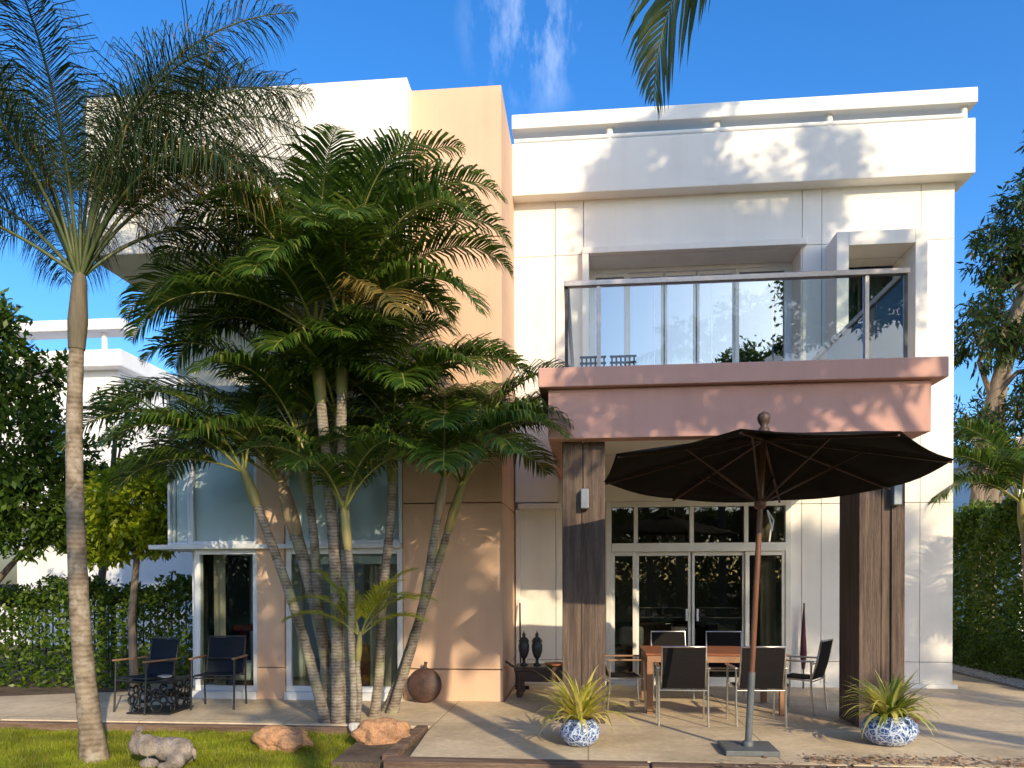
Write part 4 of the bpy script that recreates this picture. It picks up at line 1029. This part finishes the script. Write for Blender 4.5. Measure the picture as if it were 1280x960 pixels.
# dark bench-like console with ornaments
cs = thing('console_bench', 'low dark carved bench behind the left planter', 'bench', (-.62,10.75,0))
m = MB(); m.box(-1.0,-.22,10.5,11.0,.36,.42); m.bar((-1.0,10.52,.42),(-1.12,10.52,.50),.05,.03); m.bar((-.22,10.52,.42),(-.10,10.52,.50),.05,.03); part('seat', m, M['darkwood'], cs, bevel=.006)
m = MB(); m.box(-.96,-.26,10.52,10.55,.22,.355); part('apron', m, M['darkwood'], cs)
for x, y in ((-.93,10.56),(-.29,10.56),(-.93,10.94),(-.29,10.94)):
    m = MB(); m.lathe([(.03,0),(.05,.04),(.035,.1),(.05,.2),(.045,.355)], (x,y,.003), 12); part('leg', m, M['darkwood'], cs)
def lantern(label, x):
    t = thing('bronze_lantern', label, 'lantern', (x,10.7,.422), group='bronze lanterns on the bench')
    m = MB(); m.lathe([(.05,.0),(.055,.015),(.022,.04),(.02,.09),(.045,.12)], (x,10.7,.423), 14); part('foot', m, M['bronze'], t)
    m = MB(); m.lathe([(.045,.12),(.07,.2),(.075,.27),(.06,.33)], (x,10.7,.423), 12); part('body', m, M['bronze'], t)
    m = MB(); m.lathe([(.078,.33),(.055,.37),(.02,.40),(.026,.43),(.01,.45),(0,.49)], (x,10.7,.423), 12); part('lid', m, M['bronze'], t)
lantern('bronze lantern on the dark bench, nearer the peach tower', -.88); lantern('bronze lantern on the dark bench, nearer the pillar', -.70)
m = MB(); m.lathe([(.06,0),(.14,.01),(.16,.04),(.15,.04),(.12,.02),(0,.018)], (-.44,10.66,.423), 22); tr_ = part('tray', m, M['terracotta'])
tag(tr_, 'orange-brown dish on the dark bench beside the lanterns', 'dish')
m = MB(); m.tube([(-.98,11.35,.02),(-1.02,11.7,1.0),(-1.03,11.78,1.25)], .014, 8)
b_ = thing('broom', 'thin dark broom leaning in the corner beside the peach tower', 'broom', (-.98,11.35,0))
part('stick', m, M['darkwood'], b_); m = MB(); m.bar((-1.06,11.34,.03),(-.86,11.34,.03),.05,.05); part('head', m, M['black_paint'], b_)
# closed parasol leaning by the door
cp_ = thing('closed_parasol', 'plum-coloured folded parasol leaning on the wall right of the door', 'parasol', (3.13,11.75,0))
m = MB(); m.tube([(3.13,11.75,.0),(3.17,11.86,1.25)], .012, 8); part('shaft', m, M['darkwood'], cp_)
m = MB(); m.tube([(3.14,11.78,.28),(3.145,11.8,.5),(3.15,11.82,.8),(3.165,11.85,1.2)], [.02,.05,.035,.01], 10); part('cover', m, M['purple'], cp_)
# lattice stools on the balcony
def crate(label, x):
    t = thing('lattice_chair', label, 'chair', (x,8.95,3.884), group='dark slatted chairs on the balcony')
    m = MB()
    for i in range(6): m.box(x-.135+i*.05, x-.115+i*.05, 8.99, 9.01, 3.93, 4.14)
    for z in (3.93, 4.0, 4.07, 4.14): m.box(x-.15,x+.15,8.975,8.989,z-.012,z+.012)
    part('backrest', m, M['darkmetal'], t)
    m = MB(); m.box(x-.16,x+.16,9.02,9.3,3.98,4.01); part('seat', m, M['darkmetal'], t)
    for sx in (-1, 1):
        for y in (9.04, 9.28):
            m = MB(); m.box(x+sx*.14-.012,x+sx*.14+.012,y-.012,y+.012,3.885,3.98); part('leg', m, M['darkmetal'], t)
crate('dark slatted low chair behind the left steel post of the balcony', .06); crate('dark slatted low chair right of the steel post on the balcony', .40)

# inside the rooms
m = MB(); m.lathe([(.12,0),(.17,.06),(.2,.25),(.19,.42),(.14,.55),(.08,.6),(.06,.585),(.0,.57)], (-3.14,10.62,.115), 26)
tag(part('rattan_vase', m, M['rattan']), 'large woven orange-brown vase seen inside the bay window', 'vase')
rt = thing('console_table', 'dark red table inside the glass corner of the bay', 'table', (-4.9,11.2,.112))
m = MB(); m.box(-5.2,-4.5,11.05,11.4,.86,.95); part('tabletop', m, M['red_wood'], rt, bevel=.006)
for x in (-5.12,-4.55):
    m = MB(); m.box(x-.03,x+.03,11.15,11.3,.113,.859); part('leg', m, M['red_wood'], rt)
ar = thing('armchair', 'white armchair behind the glass corner of the bay', 'armchair', (-4.75,10.7,.112))
m = MB(); m.box(-4.98,-4.52,10.5,10.92,.2,.45); part('seat', m, M['cushion'], ar, bevel=.04)
m = MB(); m.box(-4.66,-4.52,10.5,10.92,.455,.8); part('backrest', m, M['cushion'], ar, bevel=.04)
m = MB(); m.box(-4.94,-4.56,10.54,10.88,.113,.198); part('base', m, M['darkwood'], ar)
tb2 = thing('low_table', 'dark low table inside the bay window', 'table', (-3.6,11.5,.112))
m = MB(); m.box(-3.95,-3.2,11.2,11.8,.40,.46); part('tabletop', m, M['darkwood'], tb2)
for x, y in ((-3.9,11.25),(-3.25,11.25),(-3.9,11.75),(-3.25,11.75)):
    m = MB(); m.box(x-.03,x+.03,y-.03,y+.03,.113,.399); part('leg', m, M['darkwood'], tb2)
sf = thing('sofa', 'dark sofa with pale cushions inside the dining room', 'sofa', (1.2,13.6,.012))
m = MB(); m.box(.3,2.1,13.3,14.1,.15,.42); part('seat', m, M['darkwood'], sf, bevel=.04)
m = MB(); m.box(.3,2.1,13.95,14.15,.425,.85); part('backrest', m, M['darkwood'], sf, bevel=.04)
for x in (.55,1.45):
    m = MB(); m.box(x,x+.42,13.75,13.93,.43,.78); part('cushion', m, M['cushion'], sf, bevel=.06)
m = MB(); m.box(.35,2.05,13.35,14.05,.014,.148); part('base', m, M['black_paint'], sf)

# timber sleepers along the terrace front
for i, (a, b) in enumerate(((-1.8,.52),(.54,2.0),(2.03,3.4),(3.42,5.2))):
    m = MB(); y = 6.80 + .01*i; m.box(a, b, y-.10, y+.10, -.15, .012-.006*i)
    tag(part('timber_sleeper', m, M['sleeper'], bevel=.012), ('longest weathered timber sleeper edging the terrace in front of the left planter', 'timber sleeper in front of the umbrella base', 'timber sleeper in front of the right planter', 'timber sleeper at the right corner of the terrace')[i], 'timber edging')
m = MB(); m.bar((-1.80,6.9,-.06),(-1.80,8.36,-.06),.13,.16); tag(part('timber_sleeper', m, M['sleeper'], bevel=.012), 'dark timber edging running back from the terrace corner beside the round boulder', 'timber edging')
m = MB(); m.box(-11,-1.95,8.30,8.41,-.15,-.012); tag(part('timber_sleeper', m, M['sleeper'], bevel=.01), 'long dark edging board between lawn and path', 'timber edging')

# grass blades and litter
def blades(n, area, h, seed, test=None):
    g = np.random.default_rng(seed); x0,x1,y0,y1 = area
    p = np.stack([g.uniform(x0,x1,n), g.uniform(y0,y1,n), np.zeros(n)],1)
    if test is not None: p = p[test(p[:,0],p[:,1],g)]
    n = len(p); p[:,2] = -.105 + .012*np.sin(p[:,0]*1.3+p[:,1]*.7) + .01*np.sin(p[:,1]*2.1-p[:,0]*.6)
    a = g.uniform(0,2*np.pi,n); pn = np.sin(p[:,0]*7.3+np.sin(p[:,1]*5.1)*1.7)*np.sin(p[:,1]*8.7+np.sin(p[:,0]*4.3)*2.1); hh = (h*g.uniform(.5,1.4,n)*(1+.45*pn))[:,None]
    up = np.stack([g.normal(size=n)*.45, g.normal(size=n)*.45, np.ones(n)],1)
    sd = np.stack([np.cos(a),np.sin(a),np.zeros(n)],1)*.0035
    return np.stack([p-sd, p+sd, p+up*hh],1).reshape(-1,3)
V = blades(95000, (-7.5,-1.9,5.8,8.36), .04, 5, lambda x, y, g: (x < -2.2) & (g.uniform(size=len(x)) < np.clip(1.3 - .35*(np.sin(x*3.7+1.3*np.sin(y*4.1))*np.sin(y*5.3+x) > .55) - .9*np.exp(-((x+2.7)**2+(y-8.5)**2)/.5) - .7*np.exp(-((x+4.72)**2+(y-7.05)**2)/.06), 0, 1)))
tag(npmesh('grass', V, 3, M['grass']), 'short sunlit lawn grass at the lower left', 'grass', kind='stuff')
g_ = np.random.default_rng(9); n = 1500
p = np.stack([g_.uniform(1.0,6.5,n), 6.45+np.abs(g_.normal(size=n))*.22, np.full(n,.0)],1); k_ = int(n*.5); p[:k_,0] = g_.uniform(1.9,5.4,k_); p[:k_,1] = 6.98+np.abs(g_.normal(size=k_))*.13
p[:,2] = np.where(p[:,1] > 6.68, .014, -.14) + g_.uniform(0,.02,n)
ax = g_.normal(size=(n,3)); ax[:,2] *= .25; ax /= np.linalg.norm(ax,axis=1)[:,None]; sd = np.cross(ax,[0,0,1.]); sz = g_.uniform(.03,.08,n)[:,None]
tag(npmesh('leaf_litter', np.stack([p,p+ax*sz*.5+sd*sz*.3,p+ax*sz,p+ax*sz*.5-sd*sz*.3],1).reshape(-1,3), 4, M['dryleaf']), 'dry leaves scattered along the front edge of the terrace', 'dry leaves', kind='stuff')
n = 2600; g_ = np.random.default_rng(10); V = []
cx = g_.uniform(6.3,6.75,n); cy = g_.uniform(9.5,20,n)
mb = MB()
for i in range(n):
    r_ = float(g_.uniform(.012,.03)); c = Vector((float(cx[i]), float(cy[i]), .012))
    mb.add([c+Vector((r_,0,0)),c+Vector((0,r_,0)),c+Vector((-r_,0,0)),c+Vector((0,-r_,0)),c+Vector((0,0,r_*.8))], [(0,1,4),(1,2,4),(2,3,4),(3,0,4)], True)
tag(part('gravel', mb, M['pebble']), 'pale pebbles in the strip by the right hedge', 'gravel', kind='stuff')
